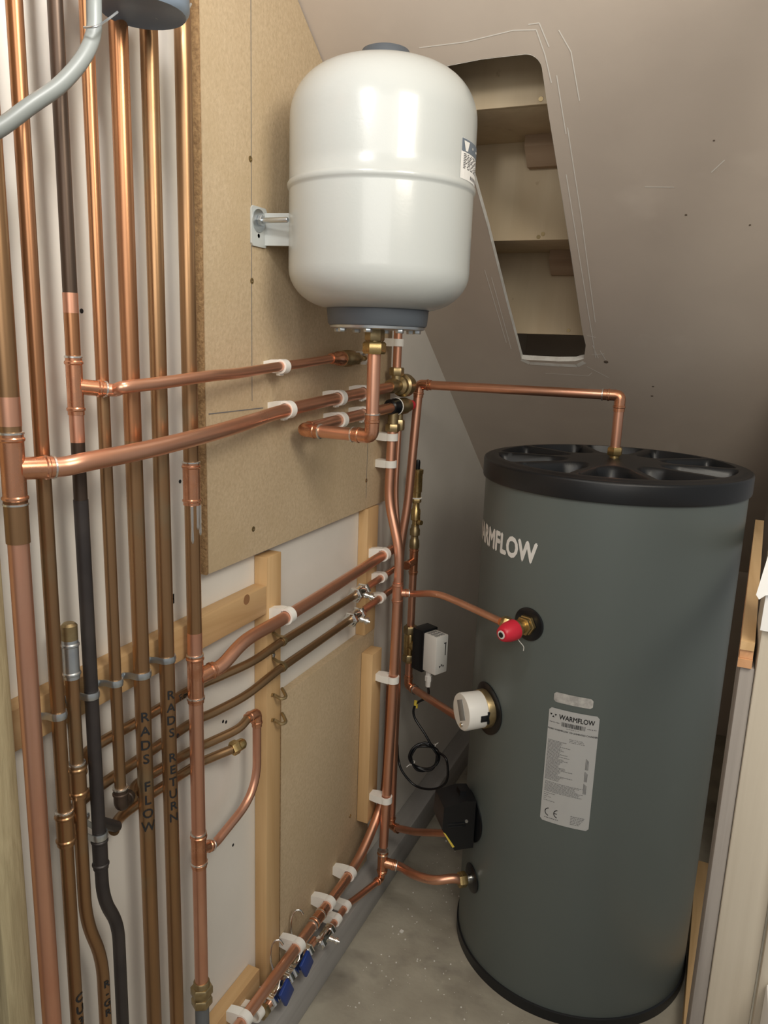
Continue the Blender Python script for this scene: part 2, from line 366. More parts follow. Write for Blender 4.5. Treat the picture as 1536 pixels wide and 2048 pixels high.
MB().box((.0005, .566, 0), (.060, 2.975, .085), .002).build('trim_1', 'grey_plate', kind='structure')
MB().box((.800, 1.125, 0), (.874, 2.06, .06), .002).build('trim_2', 'pine_y', kind='structure')

# ================================================================ timber on the right
tag(MB().box((.7865, 1.0, 0), (.8035, 1.088, 1.034), .002).build('short_stud', 'greyish'), 'grey upright strip under the stack of offcuts at the right', 'post')
tag(MB().box((.8038, .996, 0), (.858, 1.090, 1.95), .003).build('doorway_stud', 'treated'), 'pale broad stud upright at the right edge, in front of the grey cylinder', 'post')
tag(MB().box((.860, .985, 0), (.885, 1.0, 2.1), .002).build('door_lining', 'treated'), 'narrow pale board upright in the bottom right corner beside the pale stud', 'board')
tag(MB().box((.868, .90, 0), (.89, .982, .62), .003).build('white_board', 'white_paper'), 'white board edge at the very bottom right corner', 'board')
def plank(i, label, m):
    z = 1.0345+i*.0111; e = (0, .004, .002)[i]
    p = [(.783+e*.3, .997+e), (.7993, .997+e), (.833, 1.80), (.8155+e*.3, 1.80)]
    o = MB().prism(p, (0, 0, 0), (1, 0, 0), (0, 1, 0), (0, 0, 1), z, z+.0108).build('timber_offcut', m)
    tag(o, label, 'offcut', 'offcuts stacked against the right stud')
plank(2, 'topmost pine offcut of the stack of three beside the right stud', 'pine_y')
plank(1, 'middle offcut of the stack of three beside the right stud', 'pine_red')
plank(0, 'lowest offcut of the stack of three beside the right stud', 'pine_red')
def leaf(pts, y, t=.0007):
    f = [Vector((x, y+dy, z)) for x, z, dy in pts]; k = [p+Vector((0, t, 0)) for p in f]
    return MB().rings([f, k])
pg = leaf([(.800, 1.190, -.001), (.791, 1.137, -.020), (.795, 1.131, -.017), (.802, 1.134, -.006), (.822, 1.138, -.001), (.822, 1.190, -.001)], .9895).build('paper_sheet', 'white_paper'); tag(pg, 'white paper sheet with a curled corner pinned on the right stud', 'paper')
pn = MB().prism([(.803, 1.152), (.802, 1.088), (.85, 1.086), (.85, 1.30), (.8045, 1.30)], (0, .9905, 0), (1, 0, 0), (0, 0, 1), (0, 1, 0), 0, .0022).build('white_card', 'white_paper'); tag(pn, 'white card fixed on the right stud behind the curled paper', 'card')
# ================================================================ pipe clips
CLIPS = {}
def make_clip(r, h, label):
    """white hinged clip; local X = away from the wall, Z = along the pipe, origin on the wall"""
    o = tag(bpy.data.objects.new('pipe_clip', None), label, 'pipe clip', 'white plastic pipe clips'); COL.objects.link(o); ORI[o.name] = Vector((0, 0, 0)); o.empty_display_size = .02
    w = .0085; R = r+.0035
    mb = MB()
    mb.prism([(0, -r*.95), (0, r*.95), (h*.45, R*.95), (h-r*.55, R), (h-r*.9, r*.45), (h-r*.9, -r*.45), (h-r*.55, -R), (h*.45, -R*.95)], (0, 0, 0), (1, 0, 0), (0, 1, 0), (0, 0, 1), -w, w)
    mb.build('base', 'white_plastic', o)
    mb = MB(); n = 22; a0 = radians(-128); a1 = radians(128); ri, ro = r+.0002, R+.0006
    rings = []
    for k in range(n+1):
        a = a0+(a1-a0)*k/n; c, s = cos(a), sin(a)
        rings.append([Vector((h+ri*c, ri*s, -w*.94)), Vector((h+ro*c, ro*s, -w*.94)), Vector((h+ro*c, ro*s, w*.94)), Vector((h+ri*c, ri*s, w*.94))])
    mb.rings(rings); mb.obox((h-R*.45, R*1.05, 0), (.0035, .003, w*.8), None, .0008)
    mb.build('band', 'white_plastic', o)
    return o
def clip(p, axis, r, label, wall=.02, flip=False):
    p = Vector(p); h = max(p.x-wall, r+.004); key = (round(r, 4), round(h, 3))
    Z = Vector(axis).normalized(); X = Vector((1, 0, 0)); X = (X-Z*X.dot(Z)).normalized(); Y = Z.cross(X)
    if flip: Y = -Y; Z = -Z
    o = p-X*h
    mw = Matrix(((X.x, Y.x, Z.x, o.x), (X.y, Y.y, Z.y, o.y), (X.z, Y.z, Z.z, o.z), (0, 0, 0, 1)))
    if key not in CLIPS: CLIPS[key] = make_clip(*key, label); CLIPS[key].matrix_world = mw; return CLIPS[key]
    return copy_thing(CLIPS[key], label, mw)
SAD = {}
def saddle(p, axis, r, label, wall=.027, mname='zinc'):
    """metal saddle strap over a pipe with two screwed ears"""
    p = Vector(p); h = p.x-wall; key = (round(r, 4), round(h, 3), mname); Z = Vector(axis).normalized(); X = Vector((1, 0, 0)); Y = Z.cross(X)
    o = p-X*h; mw = Matrix(((X.x, Y.x, Z.x, o.x), (X.y, Y.y, Z.y, o.y), (X.z, Y.z, Z.z, o.z), (0, 0, 0, 1)))
    if key in SAD: return copy_thing(SAD[key], label, mw)
    e = tag(bpy.data.objects.new('pipe_saddle', None), label, 'pipe saddle', 'metal pipe saddles'); COL.objects.link(e); ORI[e.name] = Vector((0, 0, 0)); e.empty_display_size = .02
    w = .0045; R = r+.0009; path = [(0.0008, R+.016), (.0008, R+.004), (h*.5, R)]
    path += [(h+R*sin(a), R*cos(a)) for a in (pi*k/14 for k in range(15))] + [(h*.5, -R), (.0008, -R-.004), (.0008, -R-.016)]
    rings = []
    for i, (x, y) in enumerate(path):
        a = path[max(i-1, 0)]; b = path[min(i+1, len(path)-1)]; t = Vector((b[0]-a[0], b[1]-a[1])).normalized(); nn = Vector((-t.y, t.x))*.0008
        rings.append([Vector((x-nn.x, y-nn.y, -w)), Vector((x+nn.x, y+nn.y, -w)), Vector((x+nn.x*1.9, y+nn.y*1.9, 0)), Vector((x+nn.x, y+nn.y, w)), Vector((x-nn.x, y-nn.y, w))])
    st_ = MB().rings(rings).build('strap', mname, e)
    for s in (1, -1): MB().lathe([(0, .0042), (.0016, .004), (.0022, .002)], (.0016, s*(R+.010), 0), (1, 0, 0), 10).build('screw', 'zinc', e)
    e.matrix_world = mw; SAD[key] = e; return e

# ================================================================ risers on the left
def pipe_thing(name, label, loc, cat='pipe', group=None): return thing(name, label, cat, loc, group)
def up_text(body, size, y, x, r, z, parent, ang=0.0, step=.017, bold=.03, name='handwriting', m='ink'):
    """letters stacked down a vertical pipe, wrapped on its front"""
    for i, ch in enumerate(body):
        if ch == ' ': continue
        def fn(u, v, zc=z-i*step):
            a = ang+u/r; rr = r+.0006
            return (x+rr*cos(a), y+rr*sin(a), zc+v)
        text_mesh(ch, size, fn, name, m, parent, bold, sub=.004)
FX = (1, 0, 0); UZ = (0, 0, 1); AY = (0, 1, 0)
# 1 nearest riser, bright new copper below the tee
X1, Y1, R1 = .060, .5715, .011
r1 = pipe_thing('copper_riser', 'thick pink copper riser nearest the left edge, with a tee and a brown upper end', (X1, Y1, .0))
zt1 = (0.0600, 0.5706, 1.2689)[2]
MB().tube([(X1, Y1, 0.0), (X1, Y1, zt1-.02)], R1, 20).build('lower_tube', 'copper', r1)
MB().tube([(X1, Y1, zt1+.02), (X1, Y1, 2.4)], R1, 20).build('upper_tube', 'copper_brown', r1, label='brown aged copper upper tube')
MB().tube([(X1, Y1, zt1+.045), (X1, Y1, zt1+.075)], R1+.0003, 20).build('cleaned_band', 'copper', r1, label='cleaned pink band of tube')
d1 = (Vector((.075, .606, 1.2675))-Vector((X1, Y1, zt1))).normalized()
tf = tee(MB(), (X1, Y1, zt1), UZ, d1, R1, R1, .075, .040).build('tee_fitting', 'copper_fit', r1)
sring(MB(), (X1, Y1, zt1+.0375), UZ, R1+.001).build('solder_ring', 'solder', tf); sring(MB(), (X1, Y1, zt1-.0375), UZ, R1+.001).build('solder_ring', 'solder', tf); sring(MB(), Vector((X1, Y1, zt1))+d1*.041, d1, R1+.001).build('solder_ring', 'solder', tf)
zc = (0.0600, 0.5698, 1.2132)[2]
MB().lathe([(-.024, R1), (-.024, R1+.0013), (.024, R1+.0013), (.024, R1)], (X1, Y1, zc), UZ, 20).build('slip_coupling', 'copper_brown', r1, label='dull brown slip coupling')
# branch of riser 1 crossing in front of the others
h2 = [Vector((X1, Y1, zt1))+d1*.02, Vector((X1, Y1, zt1))+d1*.05, (0.0900, 0.6485, 1.2727), (0.0980, 0.7382, 1.2766), (0.0920, 0.8777, 1.2818), (0.0770, 0.9859, 1.2860), (0.0560, 1.1298, 1.2942), (0.0520, 1.3261, 1.3033), (.052, 1.575, 1.316)]
for i in (2, 3, 4, 5, 6, 7): h2[i] = Vector((h2[i][0], h2[i][1], 1.268+(h2[i][1]-.6)*.05))
b2 = pipe_thing('copper_branch', 'thick copper branch pipe sweeping from the nearest riser across to the brass valve', (.052, 1.1, 1.28))
MB().tube(spline(h2, 10), R1, 20).build('tube', 'copper_h', b2)
# 2
def riser(name, label, x, y, r, z0, z1, m, zsplit=None, m2=None):
    t = pipe_thing(name, label, (x, y, z0))
    if zsplit: MB().tube([(x, y, z0), (x, y, zsplit)], r, 18).build('lower_tube', m, t); MB().tube([(x, y, zsplit), (x, y, z1)], r, 18).build('upper_tube', m2, t)
    else: MB().tube([(x, y, z0), (x, y, z1)], r, 18).build('tube', m, t)
    return t
XR = .045
Y2, R2 = .6235, .0083
r2 = riser('copper_riser', 'slim brown copper riser second from the left edge, full height', XR, Y2, R2, 0, 2.4, 'copper_brown', 1.268, 'copper_orange')
zt2 = (0.0450, 0.6183, 0.8090)[2]
dt = (Vector((.016, .660, .809))-Vector((XR, Y2, zt2))).normalized()
tf = MB(); tee(tf, (XR, Y2, zt2), UZ, dt, R2+.0012, .0075, .046, .024); tf = tf.build('tee_fitting', 'copper_brown', r2)
sring(MB(), (XR, Y2, zt2+.0235), UZ, R2+.0015).build('solder_ring', 'solder', tf)
up_text('CU3', .017, Y2, XR, R2, (0.0530, 0.6145, 0.5608)[2], r2, radians(-6), .018)
# 2b capped stub between 2 and 3
Y2b, R2b = .6475, .0083
s2 = pipe_thing('capped_riser', 'brown riser with a capped top ending at mid-height, bent near the floor', (XR, .672, 0))
z_top = (0.0450, 0.6433, 1.0616)[2]; zt = (0.0450, 0.6470, 0.8619)[2]; zb1 = (0.0450, 0.6478, 0.6574)[2]; zb2 = (0.0450, 0.6735, 0.5785)[2]
MB().tube(bend([(XR, .672, 0), (XR, .672, zb2), (XR, Y2b, zb1), (XR, Y2b, z_top-.01)], .035, 8), R2b, 18).build('tube', 'copper_brown', s2)
MB().lathe([(-.012, R2b+.0013), (.006, R2b+.0013), (.009, R2b*.8), (.0095, 0)], (XR, Y2b, z_top), UZ, 18).build('end_cap', 'brass_old', s2, label='brass end cap')
cp = MB().lathe(sleeve_prof(R2b, .050), (XR, Y2b, z_top-.037), UZ, 18).build('coupling', 'zinc', s2, label='tinned grey coupling')
d3 = (Vector((.017, .684, .871))-Vector((XR, Y2b, zt))).normalized()
tf = tee(MB(), (XR, Y2b, zt), UZ, d3, R2b+.001, .0075, .046, .022).build('tee_fitting', 'copper_brown', s2)
sring(MB(), (XR, Y2b, zt+.0235), UZ, R2b+.0014).build('solder_ring', 'solder', tf)
up_text('R-GR', .015, .672, XR, R2b, (0.0530, 0.6684, 0.5418)[2], s2, radians(-14), .0155)
# 3 black riser with a tee, crooked near the floor
Y3, R3 = .676, .0080
r3 = pipe_thing('blackened_riser', 'blackened copper riser with a bright tee near the top and a crook at the bottom', (XR, .704, 0))
zt3 = (0.0450, 0.6785, 1.3501)[2]; zj = (0.0450, 0.6805, 0.7389)[2]; za = (0.0450, 0.6842, 0.6650)[2]; zb = (0.0450, 0.6999, 0.6097)[2]
MB().tube(bend([(XR, .704, 0), (XR, .704, zb), (XR, Y3+.003, za), (XR, Y3+.002, zj)], .032, 8), R3+.0006, 18).build('lower_tube', 'copper_black', r3)
zbk = (0.0450, 0.6733, 1.2164)[2]
MB().tube([(XR, Y3+.002, zj), (XR, Y3, zbk)], R3+.0006, 18).build('middle_tube', 'copper_black', r3)
MB().tube([(XR, Y3, zbk), (XR, Y3, zt3)], R3, 18).build('scorched_tube', 'copper_dark', r3)
MB().tube([(XR, Y3, zt3), (XR, Y3, 2.4)], R3, 18).build('upper_tube', 'copper_dark', r3)
MB().tube([(XR, Y3, zt3+.030), (XR, Y3, zt3+.085)], R3+.0003, 18).build('cleaned_band', 'copper_orange', r3, label='cleaned copper band above the tee')
MB().tube([(XR, Y3, zt3-.065), (XR, Y3, zt3-.030)], R3+.0003, 18).build('cleaned_band', 'copper', r3, label='cleaned copper band under the tee')
zsp = (0.0450, 0.6766, 1.4428)[2]; MB().tube([(XR, Y3, zsp-.011), (XR, Y3, zsp+.011)], R3+.0004, 18).build('cleaned_band', 'copper', r3, label='small cleaned pink patch')
MB().lathe(sleeve_prof(R3+.0006, .048), (XR, Y3+.002, zj), UZ, 18).build('coupling', 'copper_black', r3)
d4 = (Vector((.057, .700, zt3-.003))-Vector((XR, Y3, zt3))).normalized()
tf = tee(MB(), (XR, Y3, zt3), UZ, d4, R3, .0078, .066, .034).build('tee_fitting', 'copper_fit', r3)
sring(MB(), (XR, Y3, zt3+.033), UZ, R3+.001).build('solder_ring', 'solder', tf); sring(MB(), Vector((XR, Y3, zt3))+d4*.035, d4, .0088).build('solder_ring', 'solder', tf)
h1 = [Vector((XR, Y3, zt3))+d4*.015, Vector((XR, Y3, zt3))+d4*.045, (0.0800, 0.7190, 1.3493), (0.0860, 0.7741, 1.3525), (0.0830, 0.8803, 1.3584), (0.0700, 0.9706, 1.3599), (0.0520, 1.1195, 1.3673), (0.0510, 1.1959, 1.3714), (.050, 1.298, 1.3785)]
b1 = pipe_thing('copper_branch', 'upper copper branch pipe from the blackened riser to the small brass stop end', (.052, 1.0, 1.35))
MB().tube(spline(h1, 10), .0078, 18).build('tube', 'copper_h', b1)
e3 = MB().tube([(XR, Y3+.002, zj+.045), (0.0330, 0.7216, 0.7464)], .0078, 14).build('side_stub', 'copper_black', r3)
# 4
Y4, R4 = .7195, .0076
r4 = pipe_thing('copper_riser', 'slim orange copper riser fourth of the row, ending in an elbow halfway down', (XR, Y4, .77))
ze = (0.0450, 0.7155, 0.7838)[2]
MB().tube([(XR, Y4, ze), (XR, Y4, 1.352)], R4, 18).build('lower_tube', 'copper_brown', r4)
MB().tube([(XR, Y4, 1.352), (XR, Y4, 2.4)], R4, 18).build('upper_tube', 'copper_orange', r4)
ef = elbow(MB(), (XR, Y4, ze), (0, 0, 1), (-.35, 1, -.05), R4+.0006, .026).build('elbow_fitting', 'copper_dark', r4)
sring(MB(), (XR, Y4, ze+.027), UZ, R4+.0018).build('solder_ring', 'solder', ef)
# 5, 6
Y5, Y6, Y7 = .7685, .8205, .8845
r5 = riser('copper_riser', 'thick brown copper riser fifth of the row, lettered RADS FLOW', XR, Y5, .011, 0, 2.4, 'copper_brown', 1.278, 'copper_orange')
up_text('RADS FLOW', .020, Y5, XR, .011, (0.0560, 0.7626, 0.8963)[2], r5, radians(-37), .0212, .016)
r6 = riser('copper_riser', 'thick brown copper riser sixth of the row, lettered RADS RETURN', XR, Y6, .011, 0, 2.4, 'copper_brown')
up_text('RADS RETURN', .019, Y6, XR, .011, (0.0560, 0.8111, 0.9066)[2], r6, radians(-27), .0197, .016)
# 7
r7 = pipe_thing('copper_riser', 'copper riser nearest the big chipboard, brown above and pink below its tees', (XR, Y7, .30))
z7c = (0.0450, 0.8844, 1.2042)[2]; z7t = (0.0450, 0.8894, 0.9026)[2]; z7u = (0.0450, 0.8771, 0.6077)[2]; z7n = (0.0450, 0.8693, 0.3446)[2]
MB().tube([(XR, Y7, z7n), (XR, Y7, z7t)], .011, 18).build('lower_tube', 'copper', r7, label='pink copper tube')
MB().tube([(XR, Y7, z7t), (XR, Y7, z7t+.075)], .0112, 18).build('cleaned_band', 'copper', r7, label='cleaned pink band of tube')
MB().tube([(XR, Y7, z7t), (XR, Y7, z7c)], .011, 18).build('middle_tube', 'copper_brown', r7)
MB().tube([(XR, Y7, z7c), (XR, Y7, 2.4)], .011, 18).build('upper_tube', 'copper_brown', r7)
cf = coupling(MB(), (XR, Y7, z7c), UZ, .011, .062).build('coupling', 'copper_fit', r7)
sring(MB(), (XR, Y7, z7c+.031), UZ, .012).build('solder_ring', 'solder', cf)
mb = MB(); random.seed(3)
for a, l in ((-.9, .055), (-.2, .035), (.35, .045), (.9, .03)):
    z = z7c-.031; p = [Vector((XR+.0116*cos(a), Y7+.0116*sin(a), z-t*l)) for t in (0, .3, .6, .9, 1)]; mb.tube(p, [.0022, .0022, .0018, .0024, .0012], 8)
mb.build('solder_run', 'solder', cf)
d7 = (Vector((.060, .935, .922))-Vector((XR, Y7, .915))).normalized()
tf = tee(MB(), (XR, Y7, z7t), UZ, d7, .011, .011, .078, .036).build('tee_fitting', 'copper_fit', r7)
sring(MB(), (XR, Y7, z7t+.039), UZ, .012).build('solder_ring', 'solder', tf); sring(MB(), (XR, Y7, z7t-.030), UZ, .0128).build('solder_ring', 'solder', tf)
du = (Vector((0.0450, 0.9200, 0.5935)) - Vector((XR, Y7, (0.0450, 0.8847, 0.6072)[2]))).normalized()
zu = (0.0450, 0.8845, 0.6001)[2]
tf = tee(MB(), (XR, Y7, z7u), UZ, du, .011, .0076, .062, .034).build('tee_fitting', 'copper_fit', r7)
sring(MB(), (XR, Y7, z7u+.031), UZ, .012).build('solder_ring', 'solder', tf); sring(MB(), (XR, Y7, z7u-.022), UZ, .0128).build('solder_ring', 'solder', tf); sring(MB(), Vector((XR, Y7, z7u))+du*.035, du, .009).build('solder_ring', 'solder', tf)
nt_ = MB().hexn((XR, Y7, z7n), UZ, -.012, .006, .0185).lathe([(-.022, .0135), (.014, .0135), (.016, .012)], (XR, Y7, z7n), UZ, 18).hexn((XR, Y7, z7n), UZ, -.032, -.016, .0175).build('compression_union', 'brass_old', r7, label='brass compression union')
MB().tube([(XR, Y7, 0), (XR, Y7, z7n-.028)], .0118, 16).build('sleeve', 'grey_pipe', r7, label='dark grey sleeve below the union')
# loop pipe from tee 7 up to the elbow beside the stud
zl = z7u
pl = [Vector((XR, Y7, zl))+du*.02, Vector((XR, Y7, zl))+du*.045, (0.0450, 1.0140, 0.5926), (0.0450, 1.0505, 0.6409), (0.0450, 1.0540, 0.7464)]
YL = pl[4][1] if not isinstance(pl[4], Vector) else pl[4].y
pl[3] = Vector((.045, 1.052, Vector(pl[3]).z)); pl[4] = Vector((.045, 1.052, .768))
lp = pipe_thing('copper_loop', 'curved copper pipe looping from the pink riser up to an elbow beside the stud', (.045, 1.0, .5))
MB().tube(bend([pl[0], pl[1], (.045, 1.052, Vector((0.0450, 1.0488, 0.6170)).z), pl[4]], .10, 14), .0076, 16).build('tube', 'copper', lp)
ef = elbow(MB(), (.045, 1.052, .771), (0, 0, -1), (-.12, -1, -.02), .0076, .026).build('elbow_fitting', 'copper_fit', lp)
# four brown cross pipes behind the risers
def brown(name, label, pts, m='copper_brown_h', r=.0076):
    t = pipe_thing(name, label, Vector(pts[-1])-Vector((0, 0, .01))); MB().tube(spline(pts, 8), r, 16).build('tube', m, t); return t
XB = .0165
p5 = brown('brown_cross_pipe', 'uppermost brown cross pipe, running to the upper chrome valve', [Vector((XR, Y2b, zt))+d3*.018, (XB, .70, .8705), (XB, .80, .869), (XB, .91, .868), (.024, .98, .865), (.040, 1.05, .868), (.047, 1.13, .876), (.047, 1.25, .876), (.047, 1.425, .876)])
p6 = brown('brown_cross_pipe', 'second brown cross pipe from the top, running to the lower chrome valve', [Vector((XR, Y2, zt2))+dt*.018, (XB, .69, .808), (XB, .80, .810), (XB, .91, .811), (.024, .96, .809), (.040, 1.03, .814), (.047, 1.12, .825), (.047, 1.25, .826), (.047, 1.405, .827)])
p7_ = brown('brown_cross_pipe', 'third brown cross pipe, ending at the copper elbow beside the stud', [Vector((.033, .753, .7735)), (XB, .79, .773), (XB, .91, .763), (.022, .95, .759), (.040, 1.0, .763), (.042, 1.03, .770)])
p8 = brown('brown_cross_pipe', 'lowest brown cross pipe, ending in a brass stop end', [Vector((.034, .715, .744)), (XB, .76, .742), (XB, .91, .733), (.022, .95, .730), (.038, .985, .732)])
MB().hexn((.0385, .987, .732), (.35, 1, .12), -.002, .012, .0125).lathe([(.012, .010), (.022, .0095), (.026, .006)], (.0385, .987, .732), (.35, 1, .12), 14).build('stop_end', 'brass', p8, label='brass compression stop end')
def side_text(body, size, x, y, z, r, parent, ang=radians(15)):
    def fn(u, v):
        a = ang+v/r; rr = r+.0004; return (x+rr*cos(a), y+u, z+rr*sin(a))
    text_mesh(body, size, fn, 'handwriting', 'ink', parent, .012)
side_text('Flow', .013, XB, .885, .868, .0076, p5)
side_text('e', .014, XB, .866, .8105, .0076, p6)
# wall scribbles
def wall_text(body, size, q, x=.0008, name='wall_mark'):
    q = Vector(q); text_mesh(body, size, lambda u, v: (x, q.y+u, q.z+v), name, 'ink', bpy.data.objects['wall_left'], .01)
wall_text('H', .022, (-0.0000, 0.8875, 1.0198))
mb = MB()
for q in ((0.0000, 1.0149, 0.7602), (0.0000, 1.0237, 0.7552), (0.0000, 0.9149, 1.1979), (0.0000, 1.0410, 0.5009), (0.0000, 0.7367, 1.4363), (-0.0000, 0.8724, 0.6004)): mb.lathe([(0, .003), (.0004, .003)], q, FX, 10)
mb.build('nail_hole', 'ink', bpy.data.objects['wall_left'], 'stuff')
# saddles along the batten
saddle((XR, Y2, (0.0450, 0.6293, 0.9620)[2]), UZ, R2, 'metal saddle over the second riser from the left, on the batten')
saddle((XR, Y3, (0.0450, 0.6772, 0.9658)[2]), UZ, R3+.0006, 'metal saddle over the black riser, on the batten')
saddle((XR, Y4, (0.0450, 0.7146, 0.9647)[2]), UZ, R4, 'metal saddle over the slim orange riser, on the batten')
saddle((XR, Y5, (0.0450, 0.7712, 0.9569)[2]), UZ, .011, 'metal saddle over the riser lettered RADS FLOW, on the batten')
saddle((XR, Y6, (0.0450, 0.8094, 0.9600)[2]), UZ, .011, 'metal saddle over the riser lettered RADS RETURN, on the batten')
saddle((XR, Y3+.002, (0.0450, 0.6820, 0.7649)[2]), UZ, R3+.001, 'metal saddle low on the black riser, below the batten', wall=.001)
saddle((.047, 1.132, .8765), AY, .0076, 'metal saddle over the uppermost brown cross pipe, on the stud', mname='brass_old')
saddle((.047, 1.132, .8262), AY, .0076, 'metal saddle over the second brown cross pipe, on the stud', mname='brass_old')
def loose(q, label):
    q = Vector(q); o = q-Vector((q.x-.027, 0, 0))
    m_ = MB()
    pts = [o+Vector((.001, -.014, .004)), o+Vector((.002, -.006, .0)), o+Vector((.016, -.005, -.004)), o+Vector((.021, .003, -.003)), o+Vector((.014, .010, .001)), o+Vector((.004, .018, .004))]
    tag(m_.tube(spline(pts, 6), .0032, 8).build('spare_saddle', 'brass_old'), label, 'pipe saddle')
loose((0.0300, 1.1407, 0.7650), 'empty bent brass saddle at the top left corner of the lower board')
loose((0.0300, 1.1411, 0.7141), 'empty bent brass saddle on the stud, below the other empty one')
# ================================================================ middle pipework
h4 = [Vector((XR, Y7, z7t))+d7*.018, Vector((XR, Y7, z7t))+d7*.05, (.060, 1.0, .928), (.060, 1.12, .928), (.060, 1.35, .934), (.058, 1.60, .941)]
b4 = pipe_thing('copper_branch', 'thick copper branch rising from the pink riser past the stud to the corner', (.06, 1.25, .92))
MB().tube(spline(h4, 8), .011, 20).build('tube', 'copper_h', b4)
def iso_valve(label, p, axis, r, out, L=.058, m='chrome'):
    """isolating valve: two hex nuts, body and a drain / screw spindle"""
    t = thing('isolating_valve', label, 'valve', Vector(p)-Vector((0, 0, .02))); p = Vector(p)
    MB().lathe([(-L*.30, r*1.25), (-L*.12, r*1.45), (L*.12, r*1.45), (L*.30, r*1.25)], p, axis, 18).build('body', m, t)
    for s in (-1, 1):
        MB().hexn(p, axis, *sorted((s*L*.24, s*L*.44)), r*1.75).lathe(sorted([(s*L*.44, r*1.35), (s*L*.5, r*1.15)]), p, axis, 16).build('nut', m, t)
    sp = MB().lathe([(0, r*.75), (.014, r*.75), (.015, r*.55), (.018, r*.55), (.019, r*.85), (.025, r*.85), (.026, r*.4), (.029, r*.4)], p+Vector(out).normalized()*r*.6, out, 14).build('spindle', m, t)
    return t
iso_valve('chrome valve on the uppermost brown cross pipe, nearer the corner', (.047, 1.452, .876), AY, .0100, (.85, .25, -.25))
iso_valve('chrome valve on the second brown cross pipe, below the other chrome valve', (.047, 1.432, .827), AY, .0100, (.9, .3, -.3))
for (yy, zz, lab) in ((1.475, .8765, 'upper'), (1.455, .8275, 'lower')):
    t = pipe_thing('copper_tail', 'short copper pipe from the %s chrome valve to the corner' % lab, (.047, yy, zz-.01)); MB().tube([(.047, yy, zz), (.047, 1.645, zz+.004)], .0076, 16).build('tube', 'copper_h', t)
# upper valves
v = thing('brass_stop_valve', 'small dull brass stop valve at the end of the upper copper branch', 'valve', (.05, 1.38, 1.365))
MB().lathe([(-.055, .0095), (-.048, .011), (-.030, .011), (-.026, .0135), (-.010, .0135)], (.050, 1.348, 1.3785), AY, 18).build('solder_cup', 'copper_fit', v, label='copper coloured cup')
MB().lathe([(-.010, .0145), (.002, .0145), (.004, .0160), (.030, .0160), (.033, .0125), (.044, .0125)], (.050, 1.348, 1.3785), AY, 20).build('body', 'brass_old', v)
MB().hexn((.050, 1.348, 1.3785), AY, .044, .056, .0135).build('nut', 'brass_old', v)
MB().lathe([(.056, .008), (.068, .008), (.070, .005), (.092, .005)], (.050, 1.348, 1.3785), AY, 14).build('spindle', 'brass', v)
# vertical pipe into the slope, pressure valve block
XV, YV = .052, 1.603
pu = pipe_thing('copper_pipe', 'short vertical copper pipe behind the vessel, above the brass valve block', (XV, YV, 1.355))
MB().tube([(XV, YV, 1.355), (XV, YV, 1.662)], .0095, 18).build('tube', 'copper', pu)
vb = thing('pressure_valve_block', 'brass pressure valve block with a red cap where three pipes meet', 'valve', (XV, 1.61, 1.215))
MB().hexn((XV, YV, 1.350), UZ, -.010, .008, .0165).lathe([(-.030, .012), (-.010, .012)], (XV, YV, 1.350), UZ, 16).build('top_nut', 'brass_old', vb)
MB().lathe([(-.040, .0135), (-.030, .0165), (-.018, .0165), (-.014, .0135), (-.002, .0135), (.002, .021), (.012, .021), (.016, .026), (.034, .026), (.038, .022), (.050, .020), (.054, .012)], (XV+.004, 1.605, 1.318), (.12, 1, 0), 22).build('regulator', 'brass_old', vb)
MB().lathe([(-.006, .0165), (.014, .0165), (.018, .019), (.030, .019), (.034, .015), (.046, .015)], (XV+.004, 1.605, 1.272), (.15, 1, 0), 20).build('lower_body', 'brass_old', vb)
MB().lathe([(-.034, .0135), (-.030, .017), (-.012, .017), (-.010, .0185), (-.004, .0185)], (XV+.003, 1.605, 1.272), (.15, 1, 0), 20).build('collar', 'black', vb, label='black collar')
MB().torus(Vector((XV+.003, 1.605, 1.272))-Vector((.15, 1, 0)).normalized()*.0035, (.15, 1, 0), .0182, .0016).build('collar_ring', 'white_plastic', vb, label='thin white ring')
MB().lathe([(.046, .0125), (.062, .0115), (.064, .008)], (XV+.004, 1.605, 1.272), (.15, 1, 0), 18).build('cap', 'red', vb, label='red cap')
MB().lathe([(-.034, .012), (0, .012)], (XV, 1.592, 1.262), UZ, 16).hexn((XV, 1.592, 1.226), UZ, -.010, .008, .0165).build('lower_nut', 'brass_old', vb)
MB().hexn((XV, 1.629, 1.228), UZ, -.012, .012, .0125).lathe([(.01, .008), (.03, .008)], (XV, 1.629, 1.228), UZ, 14).build('side_nut', 'brass_old', vb)
# vessel drop pipe and loop
TX, TY = .190, 1.182
zl3 = 1.2555
dl = pipe_thing('vessel_drop_pipe', 'shiny copper pipe dropping from the white vessel and looping back to the wall', (.12, 1.18, 1.24))
MB().tube([(TX, TY, 1.3935), (TX, TY, zl3+.015)], .011, 22).build('drop_tube', 'copper', dl)
MB().tube([(TX-.015, TY, zl3), (.066, TY+.006, zl3)], .011, 22).build('cross_tube', 'copper_h', dl)
MB().tube([(.053, TY+.02, zl3+.001), (.053, 1.35, 1.263), (.054, 1.578, 1.271)], .011, 20).build('wall_tube', 'copper_h', dl)
ef = elbow(MB(), (TX, TY, zl3), UZ, (-1, 0.045, 0), .011, .036).build('elbow_fitting', 'copper_fit', dl)
sring(MB(), (TX, TY, zl3+.037), UZ, .0125).build('solder_ring', 'solder', ef); sring(MB(), (TX-.037, TY+.0017, zl3), (1, 0, 0), .0125).build('solder_ring', 'solder', ef)
ef = elbow(MB(), (.053, TY+.006, zl3), (1, -.045, 0), AY, .011, .034).build('elbow_fitting', 'copper_fit', dl)
